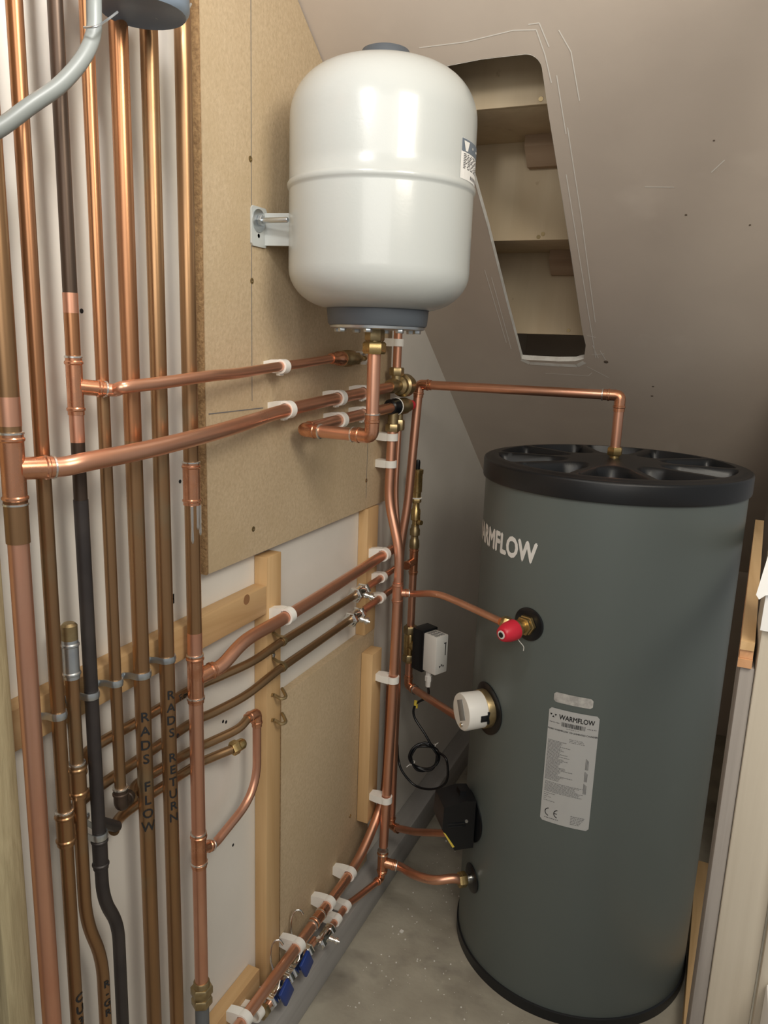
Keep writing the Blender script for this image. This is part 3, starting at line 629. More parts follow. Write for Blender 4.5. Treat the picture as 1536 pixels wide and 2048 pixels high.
sring(MB(), (.088, TY+.0045, zl3), (1, 0, 0), .0125).build('solder_ring', 'solder', ef)
# main vertical in the corner
XL, YLm = .090, 1.555
mv = pipe_thing('corner_pipe', 'long vertical copper pipe in the corner that swings out and runs down to the floor', (XL, YLm, .15))
pv = [(XV, 1.590, 1.222), (XV, 1.583, 1.09), (XV+.001, 1.582, 1.06), (XL-.001, 1.571, .975), (XL, 1.570, .945), (XL, 1.560, .55), (XL, 1.540, .205)]
MB().tube(bend([pv[0], pv[2], pv[4], pv[5], pv[6]], .035, 10), .011, 20).build('tube', 'copper', mv)
zt8 = (0.0900, 1.5411, 0.1633)[2]; yt8 = 1.538
tf = tee(MB(), (XL, yt8, zt8), UZ, (.9, .2, -.12), .011, .011, .060, .034).build('tee_fitting', 'copper_fit', mv)
sring(MB(), (XL, yt8, zt8+.031), UZ, .0122).build('solder_ring', 'solder', tf); sring(MB(), (XL, yt8, zt8+.023), UZ, .0132).build('solder_ring', 'solder', tf)
zr = (0.0900, 1.5901, 0.8493)[2]
tf = tee(MB(), (XL, 1.567, zr), UZ, (.85, .35, 0), .011, .0076, .05, .026).build('tee_fitting', 'copper', mv)
sring(MB(), Vector((XL, 1.567, zr))+Vector((.85, .35, 0)).normalized()*.027, (.85, .35, 0), .009).build('solder_ring', 'solder', tf)
# thin pipe behind the corner pipe
tp = pipe_thing('thin_copper_pipe', 'thin copper pipe tucked behind the corner pipe below the valve block', (.055, 1.65, 1.0))
MB().tube(bend([(XV, 1.629, 1.232), (XV, 1.622, 1.07), (.066, 1.618, .96), (.066, 1.618, .87)], .03, 8), .0062, 14).build('tube', 'copper', tp)
# pipe from the wall up and over to the cylinder top
XT, YT = .066, 1.697
ot = pipe_thing('hot_outlet_pipe', 'copper pipe rising in the corner and crossing to the top of the grey cylinder', (XT, YT, .17))
zt9 = 1.318
MB().tube(bend([(XT+.004, YT, zt9), (.060, 1.682, 1.03), (.050, 1.668, .93), (.054, 1.672, .55), (.054, 1.672, .176)], .04, 10), .0105, 18).build('riser_tube', 'copper', ot)
CY = Vector((.5245, 1.699, 0)); CR = .27; HB = 1.138
MB().tube([(XT+.01, YT, zt9), (CY.x-.01, CY.y, zt9+.001)], .0105, 18).build('cross_tube', 'copper_h', ot)
MB().tube([(CY.x, CY.y, zt9-.01), (CY.x, CY.y, 1.20)], .0105, 18).build('drop_tube', 'copper', ot)
ef = elbow(MB(), (XT+.004, YT, zt9), (-.02, -.05, -1), (1, 0, 0), .0105, .030).build('elbow_fitting', 'copper_fit', ot)
ef = elbow(MB(), (CY.x, CY.y, zt9+.001), (0, 0, -1), (-1, 0, 0), .0105, .034).build('elbow_fitting', 'copper_fit', ot)
sring(MB(), (CY.x-.036, CY.y, zt9+.001), (1, 0, 0), .012).build('solder_ring', 'solder', ef)
MB().hexn((CY.x, CY.y, 1.196), UZ, -.004, .014, .0165).lathe([(-.014, .010), (-.004, .010)], (CY.x, CY.y, 1.196), UZ, 16).hexn((CY.x, CY.y, 1.196), UZ, -.020, -.012, .0185).build('compression_nut', 'brass', ot, label='brass nuts on the cylinder top')
ef = elbow(MB(), (.054, 1.672, .172), UZ, (1, -.35, -.02), .0095, .028).build('elbow_fitting', 'copper_fit', ot)
# vent, tee and zone valve chain
XC, YC = .050, 1.762
vc = pipe_thing('zone_valve_pipe', 'copper pipe with brass fittings behind the corner pipe, feeding the side of the cylinder', (XC, YC, .53))
ztC = (0.0485, 1.7620, 0.8706)[2]; zb = (0.0582, 1.7620, 0.5297)[2]
zv = (0.0473, 1.7620, 0.6468)[2]
MB().tube([(XC, YC, ztC-.01), (XC, YC, zv+.050)], .0098, 18).build('upper_tube', 'copper', vc)
MB().tube([(XC, YC, zv-.050), (XC, YC, zb+.01)], .0098, 18).build('lower_tube', 'copper', vc)
tf = tee(MB(), (XC, YC, ztC), UZ, (0, -1, 0), .0098, .009, .070, .05).build('tee_fitting', 'copper_fit', vc)
ef = elbow(MB(), (XC, YC, zb), UZ, (1, -.62, 0), .0098, .030).build('elbow_fitting', 'copper_fit', vc)
sring(MB(), Vector((XC, YC, zb))+Vector((1, -.62, 0)).normalized()*.031, (1, -.62, 0), .0115).build('solder_ring', 'solder', ef)
MB().tube([Vector((XC, YC, zb))+Vector((1, -.62, 0)).normalized()*.018, (.286, 1.612, zb+.004)], .0098, 18).build('cross_tube', 'copper_h', vc)
MB().lathe([(.030, .0125), (.036, .013), (.05, .012), (.055, .0095), (.062, .0095), (.064, .013), (.078, .013), (.084, .010), (.09, .010)], (XC, YC, ztC+.005), UZ, 16).build('reducer', 'brass_old', vc, label='stepped brass reducer')
vt = thing('air_vent', 'slim brass air vent with a black cap standing in the dark corner', 'air vent', (XC, YC, ztC+.094))
zz = ztC+.094
MB().lathe([(0, .008), (.012, .008), (.014, .012), (.040, .012), (.044, .009), (.058, .009)], (XC, YC, zz), UZ, 16).lathe([(.014, .007), (.022, .006)], (XC, YC, zz+.01), (.9, -.4, 0), 10).build('lock_shield', 'brass', vt)
MB().hexn((XC, YC, zz), UZ, .058, .070, .013).build('nut', 'brass', vt)
MB().lathe([(.069, .0145), (.072, .0145)], (XC, YC, zz), UZ, 16).build('washer', 'white_plastic', vt)
MB().lathe([(.072, .0115), (.084, .0115), (.086, .0135), (.130, .0135), (.132, .015), (.142, .015), (.144, .008)], (XC, YC, zz), UZ, 18).build('float_chamber', 'brass', vt)
MB().lathe([(.143, .006), (.160, .0065), (.166, .005), (.167, 0)], (XC, YC, zz), UZ, 14).build('cap', 'black', vt)
zv = (0.0473, 1.7620, 0.6468)[2]
zvv = thing('zone_valve', 'brass zone valve with a black and white motor head and black cable', 'valve', (XC, YC, zv-.05))
MB().lathe([(-.030, .014), (-.024, .0165), (.024, .0165), (.030, .014)], (XC, YC, zv), UZ, 18).lathe([(0, .014), (.03, .014)], (XC, YC, zv), (.9, -.41, 0), 16).build('body', 'brass', zvv)
for s in (-1, 1): MB().hexn((XC, YC, zv), UZ, *sorted((s*.028, s*.050)), .0185).build('nut', 'brass_old', zvv)
A = Vector((.9, -.41, 0)).normalized(); Bx = Vector((.41, .9, 0)).normalized()
hc = Vector((XC, YC, zv+.000))
MB().obox(hc+A*.046+Bx*.008+Vector((0, 0, .003)), (.019, .026, .056), (A, Bx, (0, 0, 1)), .002).build('motor_base', 'black', zvv)
hd_c = hc+A*.0875+Bx*.006+Vector((0, 0, .004))
hd = MB().obox(hd_c, (.0225, .0215, .050), (A, Bx, (0, 0, 1)), .0025).build('motor_cover', 'white_plastic', zvv)
mb = MB(); random.seed(5)
for i in range(7):
    z = hd_c.z+.0505; a = -.017+i*.005
    for j in range(3): mb.obox(hd_c+A*(-.012+j*.012)+Bx*a*.9+Vector((0, 0, .0504)), (.003+.0025*random.random(), .0011, .0002), (A, Bx, (0, 0, 1)))
mb.build('small_print', 'grey_ink', hd, 'stuff')
fc = hd_c+A*.0228
mb = MB().obox(fc+Bx*.012+Vector((0, 0, .014)), (.0003, .0012, .017), (A, Bx, (0, 0, 1))).obox(fc+Bx*.010+Vector((0, 0, .030)), (.0003, .004, .0012), (A, Bx, (0, 0, 1)))
for s in (-1, 0, 1): mb.prism([(-.003+s*.006, .003*(1-abs(s))+.002), (.003+s*.006, .003*(1-abs(s))+.002), (s*.006, -.004+.003*(1-abs(s)))], fc+Vector((0, 0, -.030)), Bx, (0, 0, 1), A, 0, .0003)
mb.build('printed_logo', 'ink', hd)
gp = hd_c-A*.010-Bx*.010-Vector((0, 0, .050))
MB().lathe([(0, .0075), (-.014, .0075), (-.0145, .0092), (-.028, .0092), (-.0285, .0075), (-.044, .0065)], gp, UZ, 6).build('cable_gland', 'white_plastic', zvv)
c0 = gp-Vector((0, 0, .042))
dpl = (0.1242, 1.7062, 0.3727)
cx = Vector(dpl); ri = Vector((cos(YAW), sin(YAW), 0)); zz_ = Vector((0, 0, 1)); tw = Vector((-sin(YAW), cos(YAW), 0))
cab = [c0, c0-Vector((0, 0, .03)), Vector((0.0899, 1.7212, 0.5036)), Vector((0.0871, 1.7182, 0.4706)), Vector((0.1225, 1.7102, 0.4325))]
RC = .036
for k in range(0, 38):
    a = radians(60)-k*2*pi/12; q = cx+ri*RC*(1+.09*sin(k*.9))*cos(a)+zz_*RC*(1+.09*cos(k*.7))*sin(a)+tw*(.004*sin(k*1.3)-.006); cab.append(q)
cab += [Vector((0.1887, 1.6962, 0.3839)), Vector((0.1918, 1.6962, 0.3258)), Vector((0.1595, 1.6962, 0.2938)), Vector((0.1062, 1.7062, 0.2815)), Vector((0.0681, 1.7062, 0.3100)), Vector((0.0499, 1.7162, 0.3362)), Vector((0.0292, 1.7562, 0.3544))]
cb = MB().tube(spline(cab, 6), .0031, 10).build('cable', 'black', zvv)
mb = MB()
for ang in (50, 215):
    e_ = ri*cos(radians(ang))+zz_*sin(radians(ang)); q = cx+e_*RC
    mb.torus(q, e_.cross(tw), .0075, .0011, 16, 6); mb.tube([q+e_*.006, q+e_*.018-tw*.004], .0011, 6)
mb.build('cable_tie', 'white_plastic', cb)
q = Vector((0.0888, 1.7202, 0.5066)); MB().lathe([(-.006, .0042), (.006, .0042)], q, (.1, 0, 1), 12).obox(q+ri*.004-zz_*.006, (.002, .002, .008), None).build('tape_tag', 'yellow', cb)
# pipe to the relief valve
RVA = radians(-112); RN = Vector((cos(RVA), sin(RVA), 0)); RP = Vector((CY.x, CY.y, .874))+RN*CR
rvb = RP+RN*.036
tpr = Vector((0.3761, 1.4090, 0.8836))
rp = pipe_thing('relief_pipe', 'copper pipe sloping from the corner pipe to the red capped valve', (.25, 1.47, .85))
s0 = Vector((XL, 1.567, zr))+Vector((.85, .35, 0)).normalized()*.014
pm = lerp(s0, tpr, .32); pm2 = lerp(s0, tpr, .46)
MB().tube(spline([s0, s0+Vector((.02, .004, 0)), Vector((0.2010, 1.5110, 0.8812)), Vector((0.2583, 1.4840, 0.8832)), tpr], 10), .0076, 16).build('tube', 'copper_h', rp)

# ================================================================ pipes near the floor
b6 = pipe_thing('floor_branch', 'copper pipe curving from the corner down along the lower board to the bottom edge', (.06, 1.2, .18))
pts = [(.066, 1.606, .60), (.066, 1.600, .37), (.066, 1.575, .296), (.064, 1.49, .232), (.060, 1.412, .203), (.060, 1.30, .200), (.060, 1.16, .198), (.060, 1.0, .196), (.060, .90, .195)]
MB().tube(spline(pts, 8), .011, 20).build('tube', 'copper_h', b6)
cf = coupling(MB(), (.060, 1.262, .1995), AY, .011, .044).build('coupling', 'copper_fit', b6)
for s in (-.023, -.013, .013): sring(MB(), (.060, 1.262+s, .1995), AY, .0126).build('solder_ring', 'solder', cf)
b7 = pipe_thing('cold_feed_pipe', 'short copper pipe bending from the corner tee to the lowest port of the cylinder', (.2, 1.5, .17))
LPA = radians(-138.6); LN = Vector((cos(LPA), sin(LPA), 0)); LP = Vector((CY.x, CY.y, .211))+LN*CR
tq = Vector((XL, yt8, zt8)); dq = Vector((.9, .2, -.12)).normalized()
MB().tube(spline([tq+dq*.016, tq+dq*.045, Vector((0.1904, 1.5000, 0.1870)), Vector((0.2464, 1.4750, 0.2105)), Vector((0.2862, 1.4880, 0.2193)), LP+LN*.026], 8), .0105, 18).build('tube', 'copper_h', b7)
sring(MB(), tq+dq*.036, dq, .0125).build('solder_ring', 'solder', b7)
b8 = pipe_thing('coil_pipe', 'short copper pipe from the corner elbow to behind the black box on the cylinder', (.17, 1.62, .16))
e8 = Vector((1, -.35, -.02)).normalized(); q8 = Vector((.054, 1.672, .172))
MB().tube([q8+e8*.016, Vector((0.1375, 1.6300, 0.2034)), Vector((0.2811, 1.5850, 0.2716))], .0092, 18).build('tube', 'copper_h', b8)
b9 = pipe_thing('drain_pipe', 'thin copper pipe from under the corner tee along the plate to the chrome drain valve', (.07, 1.4, .13))
MB().tube(bend([(XL, yt8, zt8-.02), (XL, yt8-.004, .118), (.074, 1.425, .136), (.070, 1.385, .147), (.070, 1.26, .146)], .02, 6), .0076, 16).build('tube', 'copper_h', b9)
ef = elbow(MB(), (XL, yt8-.004, .119), UZ, (-.14, -1, .17), .0076, .024).build('elbow_fitting', 'copper_fit', b9)
iso_valve('chrome drain valve beside the floor plate, below the copper coupling', (.070, 1.278, .1462), AY, .0082, (1, .25, -.25), .06)
def ball_valve(label, y, zl):
    t = thing('ball_valve', label, 'valve', (.055, y, .10))
    MB().lathe([(-.03, .011), (-.02, .0135), (.02, .0135), (.03, .011)], (.055, y, .145), AY, 16).build('body', 'chrome', t)
    for s in (-1, 1): MB().hexn((.055, y, .145), AY, *sorted((s*.024, s*.040)), .0155).build('nut', 'chrome', t)
    MB().lathe([(0, .006), (.02, .006)], (.055, y, .155), (.2, 0, 1), 10).build('stem', 'chrome', t)
    MB().obox((.074, y-.004, .150), (.004, .017, .026), ((1, 0, .2), (0, 1, .5), (0, -.5, 1)), .003).build('lever', 'blue', t, label='blue lever')
    hk = [Vector((.050, y+.004, .155)), Vector((.030, y+.010, .185)), Vector((.0255, y+.014, zl)), Vector((.030, y+.018, zl+.020)), Vector((.040, y+.024, zl+.023)), Vector((.046, y+.028, zl+.012))]
    MB().tube(spline(hk, 6), .0026, 10).build('hook', 'chrome', t, label='curled chrome hook')
ball_valve('ball valve with a blue lever under the coupling, nearer the corner', 1.195, .222)
ball_valve('ball valve with a blue lever next to the stud foot', 1.115, .212)
t = pipe_thing('copper_tail', 'short copper pipe between the two blue lever valves near the floor', (.055, 1.15, .135)); MB().tube([(.055, 1.06, .145), (.055, 1.262, .1455)], .0076, 14).build('tube', 'copper_h', t)
MB().hexn((.055, 1.06, .145), AY, -.012, .006, .0135).build('stop_end', 'brass_old', t, label='dull brass stop end')

# ================================================================ white clips
clip((.052, 1.12, 1.3665), AY, .0078, 'white clip on the upper copper branch, at the left of the big board')
clip((.050, 1.415+.03, 1.3805), AY, .0078, 'white clip just behind the brass stop valve')
clip((.0545, 1.133, 1.2945), AY, .011, 'white clip at the left of the thick branch, on the big board')
clip((.052, 1.327, 1.3045), AY, .011, 'white clip in the middle of the thick branch, directly above another clip')
clip((.052, 1.44, 1.310), AY, .011, 'white clip on the thick branch, half hidden behind the vessel pipe')
clip((.053, 1.332, 1.2620), AY, .011, 'white clip on the looped vessel pipe, directly below another clip')
clip((.0535, 1.44, 1.2665), AY, .011, 'white clip on the looped pipe, half hidden behind the vessel pipe')
clip((XV, YV, (0.0520, 1.5874, 1.4118)[2]), UZ, .0095, 'white clip high on the vertical pipe behind the vessel')
clip((XV, 1.5855, (0.0520, 1.5729, 1.2045)[2]), UZ, .011, 'white clip just below the brass valve block')
clip((XV, 1.584, (0.0520, 1.5727, 1.1436)[2]), UZ, .011, 'white clip on the corner pipe, second below the valve block')
clip((.060, 1.128, .9285), AY, .011, 'white clip on the stud, holding the rising thick branch', wall=.027)
clip((.058, 1.553, .9395), AY, .011, 'white clip at the corner end of the rising thick branch', wall=.024)
clip((.047, 1.572, .8785), AY, .0076, 'white clip on the tail of the upper chrome valve', wall=.024)
clip((.047, 1.568, .8295), AY, .0076, 'white clip on the tail of the lower chrome valve', wall=.024)
clip((XL, 1.558, (0.0900, 1.5304, 0.6391)[2]), UZ, .011, 'white clip halfway down the corner pipe, on the right batten', wall=.050)
clip((XL, 1.545, (0.0900, 1.5214, 0.3318)[2]), UZ, .011, 'white clip low on the corner pipe, at the foot of the right batten', wall=.050)
clip((.060, 1.415, .2035), AY, .011, 'white clip on the floor branch, nearest the corner')
clip((.060, 1.312, .200), AY, .011, 'white clip on the floor branch, between the corner clip and the coupling')
clip((.060, 1.178, .198), AY, .011, 'white clip on the floor branch, left of the coupling above the blue levers')
clip((.060, .985, .196), AY, .011, 'white clip on the floor branch, at the bottom edge on the low batten', wall=.027)
clip((.070, 1.378, .147), AY, .0076, 'small white clip on the drain pipe, nearer the corner')
clip((.070, 1.332, .1465), AY, .0076, 'small white clip on the drain pipe, next to the chrome drain valve')
clip((.055, 1.205, .1455), AY, .0076, 'small white clip beside the upper blue lever near the floor')
clip((.055, 1.088, .145), AY, .0076, 'small white clip below the lower blue lever', wall=.005)
oc = make_clip(.0105, .0301, 'empty open white clip on the low batten at the bottom edge'); q = Vector((0.0300, 1.0700, 0.1072))
oc.matrix_world = Matrix(((1, 0, 0, .0272), (0, 0, 1, 1.03), (0, -1, 0, .168), (0, 0, 0, 1)))
# ================================================================ white vessel
TC = Vector((.195, 1.180, 0)); TR = .1450
ve = thing('expansion_vessel', 'white enamelled expansion vessel hung high on the chipboard', 'vessel', (TC.x, TC.y, 1.425))
Z0, Z1, ZM = 1.462, 1.826, 1.645
prof = []
for k in range(11):
    a = pi/2*k/10; prof.append((Z0+.060*(1-cos(a)), .070+(TR-.070)*sin(a)) )
prof = [(Z0, .001)] + prof + [(ZM-.010, TR), (ZM-.007, TR), (ZM-.005, TR+.0022), (ZM-.002, TR+.0030), (ZM+.002, TR+.0030), (ZM+.004, TR+.0016), (ZM+.006, TR), (ZM+.03, TR)]
for k in range(15):
    a = pi/2*k/14; prof.append((Z1-.085+.085*sin(a), .001+(TR-.001)*cos(a)**.62))
shell = MB().lathe(prof, (TC.x, TC.y, 0), UZ, 72).build('shell', 'white_enamel', ve, angle=60)
MB().lathe([(Z1-.012, .040), (Z1+.010, .040), (Z1+.018, .036), (Z1+.021, .028), (Z1+.022, 0)], (TC.x, TC.y, 0), UZ, 32).build('valve_cap', 'tank_grey', ve, label='slate grey top cap')
MB().lathe([(1.437, .079), (1.440, .081), (1.462, .083), (1.4665, .088), (1.470, .088), (1.474, .06)], (TC.x, TC.y, 0), UZ, 48).build('collar', 'tank_grey', ve, label='slate grey bottom collar')
fp = MB().lathe([(1.4315, .074), (1.4325, .077), (1.4365, .0775), (1.4375, .07)], (TC.x, TC.y, 0), UZ, 48).build('flange_plate', 'zinc', ve, label='galvanised flange plate')
for k in range(8):
    a = radians(k*45+12); MB().hexn((TC.x+.066*cos(a), TC.y+.066*sin(a), 1.432), UZ, -.006, .001, .0068).build('flange_bolt', 'zinc', fp)
MB().lathe([(1.4325, .0135), (1.404, .0135)], (TX, TY, 0), UZ, 18).hexn((TX, TY, 0), UZ, 1.412, 1.4325, .0165).build('outlet_tail', 'brass_old', ve)
MB().hexn((TX, TY, 0), UZ, 1.392, 1.412, .0195).build('outlet_nut', 'brass', ve, label='brass union nut')
# bracket
br = MB()
br.prism([(1.073, 1.557), (1.077, 1.553), (1.112, 1.553), (1.116, 1.557), (1.116, 1.609), (1.112, 1.613), (1.077, 1.613), (1.073, 1.609)], (0, 0, 0), (0, 1, 0), (0, 0, 1), (1, 0, 0), .0205, .0235)
a0 = Vector((.0222, 1.112, 0)); a1 = Vector((.085, 1.125, 0)); dd = (a1-a0); nn = Vector((-dd.y, dd.x, 0)).normalized()*.0015
for (za, zb_) in ((1.557, 1.606),):
    br.rings([[p+nn*s+Vector((0, 0, z)) for s, z in ((-1, za), (1, za), (1, zb_), (-1, zb_))] for p in (a0, a1)])
for z in (1.5575, 1.6045): br.rings([[p+Vector((0, dy, z+dz)) for dy, dz in ((0, 0), (.012, 0), (.012, .0022), (0, .0022))] for p in (a0, a1)])
bk = br.build('bracket', 'white_enamel', ve)
wq = Vector((.0237, 1.0915, 1.592))
MB().lathe([(0, .0175), (.0016, .0175)], wq, FX, 28).build('washer', 'zinc', bk, label='large zinc washer')
MB().hexn(wq, FX, .0015, .0085, .0088).lathe([(.008, .0042), (.052, .0042), (.0535, .0035)], wq, FX, 14).build('coach_bolt', 'zinc', bk, label='zinc nut and stud')
MB().lathe([(0, .0035), (.0003, .0035)], wq+Vector((-.0005, .001, -.0225)), FX, 8).build('slot', 'ink', bk)
# vessel sticker
def tank_map(u, v, e=.0006):
    a = radians(-65.4)+radians(70)+u/TR   # centre of the sticker
    rr = TR+e; return (TC.x+rr*cos(a), TC.y+rr*sin(a), v)
def tank_patch(mb, u0, u1, v0, v1, e, n=8):
    for i in range(n):
        a, b = u0+(u1-u0)*i/n, u0+(u1-u0)*(i+1)/n
        mb.quad(tank_map(a, v0, e), tank_map(b, v0, e), tank_map(b, v1, e), tank_map(a, v1, e))
    return mb
zt_, zb_ = 1.706, 1.651
stk = tank_patch(MB(), -.046, .046, zb_, zt_+.0005, .0005).build('rating_sticker', 'white_paper', ve, label='white rating sticker with a dark header')
tank_patch(MB(), -.045, .045, zt_-.0175, zt_, .0009).build('header_band', 'lampgrey', stk)
mb = MB(); mb.quad(*[tank_map(u, v, .0013) for u, v in ((-.040, zt_-.003), (-.022, zt_-.003), (-.0275, zt_-.0165), (-.0345, zt_-.0165))]); mb.quad(*[tank_map(u, v, .0013) for u, v in ((-.010, zt_-.007), (.02, zt_-.007), (.02, zt_-.010), (-.010, zt_-.010))])
mb.build('shield_logo', 'white_print', stk)
mb = MB(); random.seed(9)
for i in range(9):
    v = zt_-.021-i*.0024; u = -.039
    while u < .038:
        w_ = random.uniform(.004, .012); mb.quad(*[tank_map(a, b, .0012) for a, b in ((u, v), (u+w_, v), (u+w_, v+.0011), (u, v+.0011))]); u += w_+random.uniform(.002, .008)
for i in range(6):
    u = -.012+i*.007; mb.quad(*[tank_map(a, b, .0012) for a, b in ((u, zb_+.003), (u+.003, zb_+.003), (u+.003, zb_+.008), (u, zb_+.008))])
mb.build('small_print', 'grey_ink', stk, 'stuff')

# ================================================================ grey cylinder
cy = thing('hot_water_cylinder', 'tall grey hot water cylinder with a black ribbed lid on the floor', 'cylinder', (CY.x, CY.y, 0))
MB().lathe([(.004, CR-.006), (.026, CR-.001), (HB, CR), (HB, CR-.012), (HB-.06, CR-.012)], (CY.x, CY.y, 0), UZ, 128).build('jacket', 'jacket', cy)
MB().lathe([(0, CR-.004), (0, CR+.003), (.024, CR+.003), (.026, CR-.002)], (CY.x, CY.y, 0), UZ, 128).build('base_ring', 'lid', cy)
# lid: height field with ten teardrop pockets
NR, NA = 60, 360; LT = 1.182; RL = CR+.006
def sst(a, b, x):
    t = min(1.0, max(0.0, (x-a)/(b-a))); return t*t*(3-2*t)
def lid_h(r, a):
    NP = 10; s = ((a-1.695)/(2*pi)*NP+.5) % 1.0 - .5
    arc = abs(s)*2*pi/NP*r                  # arc distance from the pocket centre line
    wid = min(.010+.075*max(0, (r-.098)/.145)**.75, pi/NP*r-.0065)
    inside = sst(0, .022, wid-arc)*sst(.095, .135, r)*sst(0, .016, .245-r)
    dome = .005*sst(.13, .03, r)
    lip = -.0035*sst(.254, .266, r)
    return LT+dome+lip-.072*inside
mb = MB(); rings = []
for i in range(NR+1):
    r = .001+(RL-.004-.001)*(i/NR); rings.append([Vector((CY.x+r*cos(2*pi*j/NA), CY.y+r*sin(2*pi*j/NA), lid_h(r, 2*pi*j/NA))) for j in range(NA)])
for rr, z in ((RL-.001, LT-.0055), (RL, LT-.009), (RL, HB+.003), (RL-.001, HB), (CR-.006, HB)): rings.append([Vector((CY.x+rr*cos(2*pi*j/NA), CY.y+rr*sin(2*pi*j/NA), z)) for j in range(NA)])
mb.rings(rings, True, True, False); mb.build('lid', 'lid', cy, angle=60)
mb = MB()
for k in range(7):
    a = radians(-80+k*14); r = .027; mb.obox((CY.x+r*cos(a), CY.y+r*sin(a), LT+.0046), (.0022, .0016, .0002), ((cos(a), sin(a), 0), (-sin(a), cos(a), 0), (0, 0, 1)))
mb.build('lid_print', 'white_print', cy, 'stuff')
def cyl_map(a0, zc, e=.0006):
    def fn(u, v): a = a0+u/CR; rr = CR+e; return (CY.x+rr*cos(a), CY.y+rr*sin(a), zc+v)
    return fn
def cyl_patch(mb, fn, u0, u1, v0, v1, n=14, cr=0.0):
    for i in range(n):
        a, b = u0+(u1-u0)*i/n, u0+(u1-u0)*(i+1)/n
        def ins(u): 
            d = min(u-u0, u1-u)
            return cr-sqrt(max(0, cr*cr-(cr-d)**2)) if d < cr else 0
        ca, cb = ins(a), ins(b); mb.quad(fn(a, v0+ca), fn(b, v0+cb), fn(b, v1-cb), fn(a, v1-ca))
    return mb
# brand lettering, right end of the word at -110.8 degrees
LW = .0; size = .072
c = bpy.data.curves.new('tmp', 'FONT'); c.body = 'WARMFLOW'; c.size = 1.0; to = bpy.data.objects.new('tmp', c); tm = bpy.data.meshes.new_from_object(to)
xs = [v.co.x for v in tm.vertices]; ys = [v.co.y for v in tm.vertices]; wx, wy = max(xs)-min(xs), max(ys)-min(ys); x1_ = max(xs); yc_ = (max(ys)+min(ys))/2
bpy.data.objects.remove(to); bpy.data.meshes.remove(tm); bpy.data.curves.remove(c)
LETH = .040; sx = .262/wx; sy = LETH/wy
fn0 = cyl_map(radians(-110.8), 1.036, .0007)
text_mesh('WARMFLOW', 1.0, lambda u, v: fn0((u-x1_)*sx, (v-yc_)*sy), 'brand_lettering', 'white_print', cy, .042, 'LEFT', None, .1)
# rating label and foil sticker
fl_ = cyl_map(radians(-88.8), .592, .0006)
lab = cyl_patch(MB(), fl_, -.0490, .0490, -.125, .125, 20, .005).build('rating_label', 'silver_label', cy, label='silver rating label with small print')
fl2 = cyl_map(radians(-88.8), .592, .0010)
wl = text_mesh('WARMFLOW', .0145, lambda u, v: fl2(u*.80+.0065, v+.109), 'label_brand', 'ink', lab, .025)
mb = MB()
for s in (-1, 0, 1):
    cx_ = -.0395+s*.0046; t_ = .113 if s else .1095
    mb.quad(fl2(cx_-.0025, t_), fl2(cx_+.0025, t_), fl2(cx_, t_-.0042)) if s else mb.quad(fl2(cx_, t_), fl2(cx_-.0025, t_-.0042), fl2(cx_+.0025, t_-.0042))
mb.build('label_logo', 'ink', lab)
mb = MB(); random.seed(11); u = -.022
while u < .024:
    w_ = random.choice((.0005, .0008, .0014)); mb.quad(fl2(u, .0905), fl2(u+w_, .0905), fl2(u+w_, .0995), fl2(u, .0995)); u += w_+random.choice((.0006, .0009, .0012))
mb.build('barcode', 'ink', lab, 'stuff')
mb = MB()
def prow(v, u0, u1, h=.0011, dens=1.0):
    u = u0
    while u < u1:
        w_ = random.uniform(.0015, .0050); b = min(u+w_, u1); mb.quad(fl2(u, v), fl2(b, v), fl2(b, v+h), fl2(u, v+h)); u = b+random.uniform(.0006, .0016)/dens
prow(.0945, -.046, -.025, .0016); prow(.0945, .028, .045, .0016); prow(.0868, -.012, .012, .0010)
for i in range(3): prow(.066-i*.0032, -.004, .022+.002*i, .0010)
v = .0555
for i in range(33):
    L = (-.018 if i % 7 else -.010)+(random.uniform(0, .026) if i in (4, 6, 10, 12, 15, 16, 22, 23, 28, 29) else random.uniform(-.004, .004))
    prow(v, -.046, L, .0011, 1.6); v -= .00268
v -= .003
for i in range(9): prow(v, -.045, random.uniform(.015, .032), .0010, 1.3); v -= .0026
for i, L in enumerate((-.022, -.036, -.030, -.040, -.022)): prow(v-.002-i*.0042, -.045, L, .0010)
for i in range(6): prow(-.100-i*.0034, .012, .040-.002*i, .0012)
prow(-.1165, -.040, -.012, .0016)
mb.build('small_print', 'grey_ink', lab, 'stuff')
text_mesh('MARK WARMFLOW 170 UNVENTED CYLINDER', .0046, lambda u, v: fl2(u, v+.0805), 'model_line', 'ink', lab, .02)
mb = MB()
def arcband(cx, cz, R, w, a0, a1, n=18):
    for i in range(n):
        p, q = radians(a0+(a1-a0)*i/n), radians(a0+(a1-a0)*(i+1)/n)
        mb.quad(*[fl2(cx+rr*cos(t), cz+rr*sin(t)) for rr, t in ((R-w, p), (R-w, q), (R, q), (R, p))])
arcband(-.0310, -.1025, .0092, .0017, 100, 260); arcband(-.0130, -.1025, .0092, .0017, 100, 260)
mb.quad(fl2(-.0210, -.1033), fl2(-.0148, -.1033), fl2(-.0148, -.1017), fl2(-.0210, -.1017))
mb.build('ce_mark', 'ink', lab)
mb = MB()
for k, (va, vb) in enumerate(((.008, .032), (-.018, .004), (-.045, -.022))):
    for j in range(3): mb.quad(fl2(.031+j*.0022, va), fl2(.0322+j*.0022, va), fl2(.0322+j*.0022, vb-.002*j), fl2(.031+j*.0022, vb-.002*j))
mb.build('side_print', 'grey_ink', lab, 'stuff')
cyl_patch(MB(), cyl_map(radians(-89.6), .741, .0006), -.0380, .0380, -.0105, .0105, 16, .004).build('foil_sticker', 'foil', cy, label='crinkled silver foil sticker')
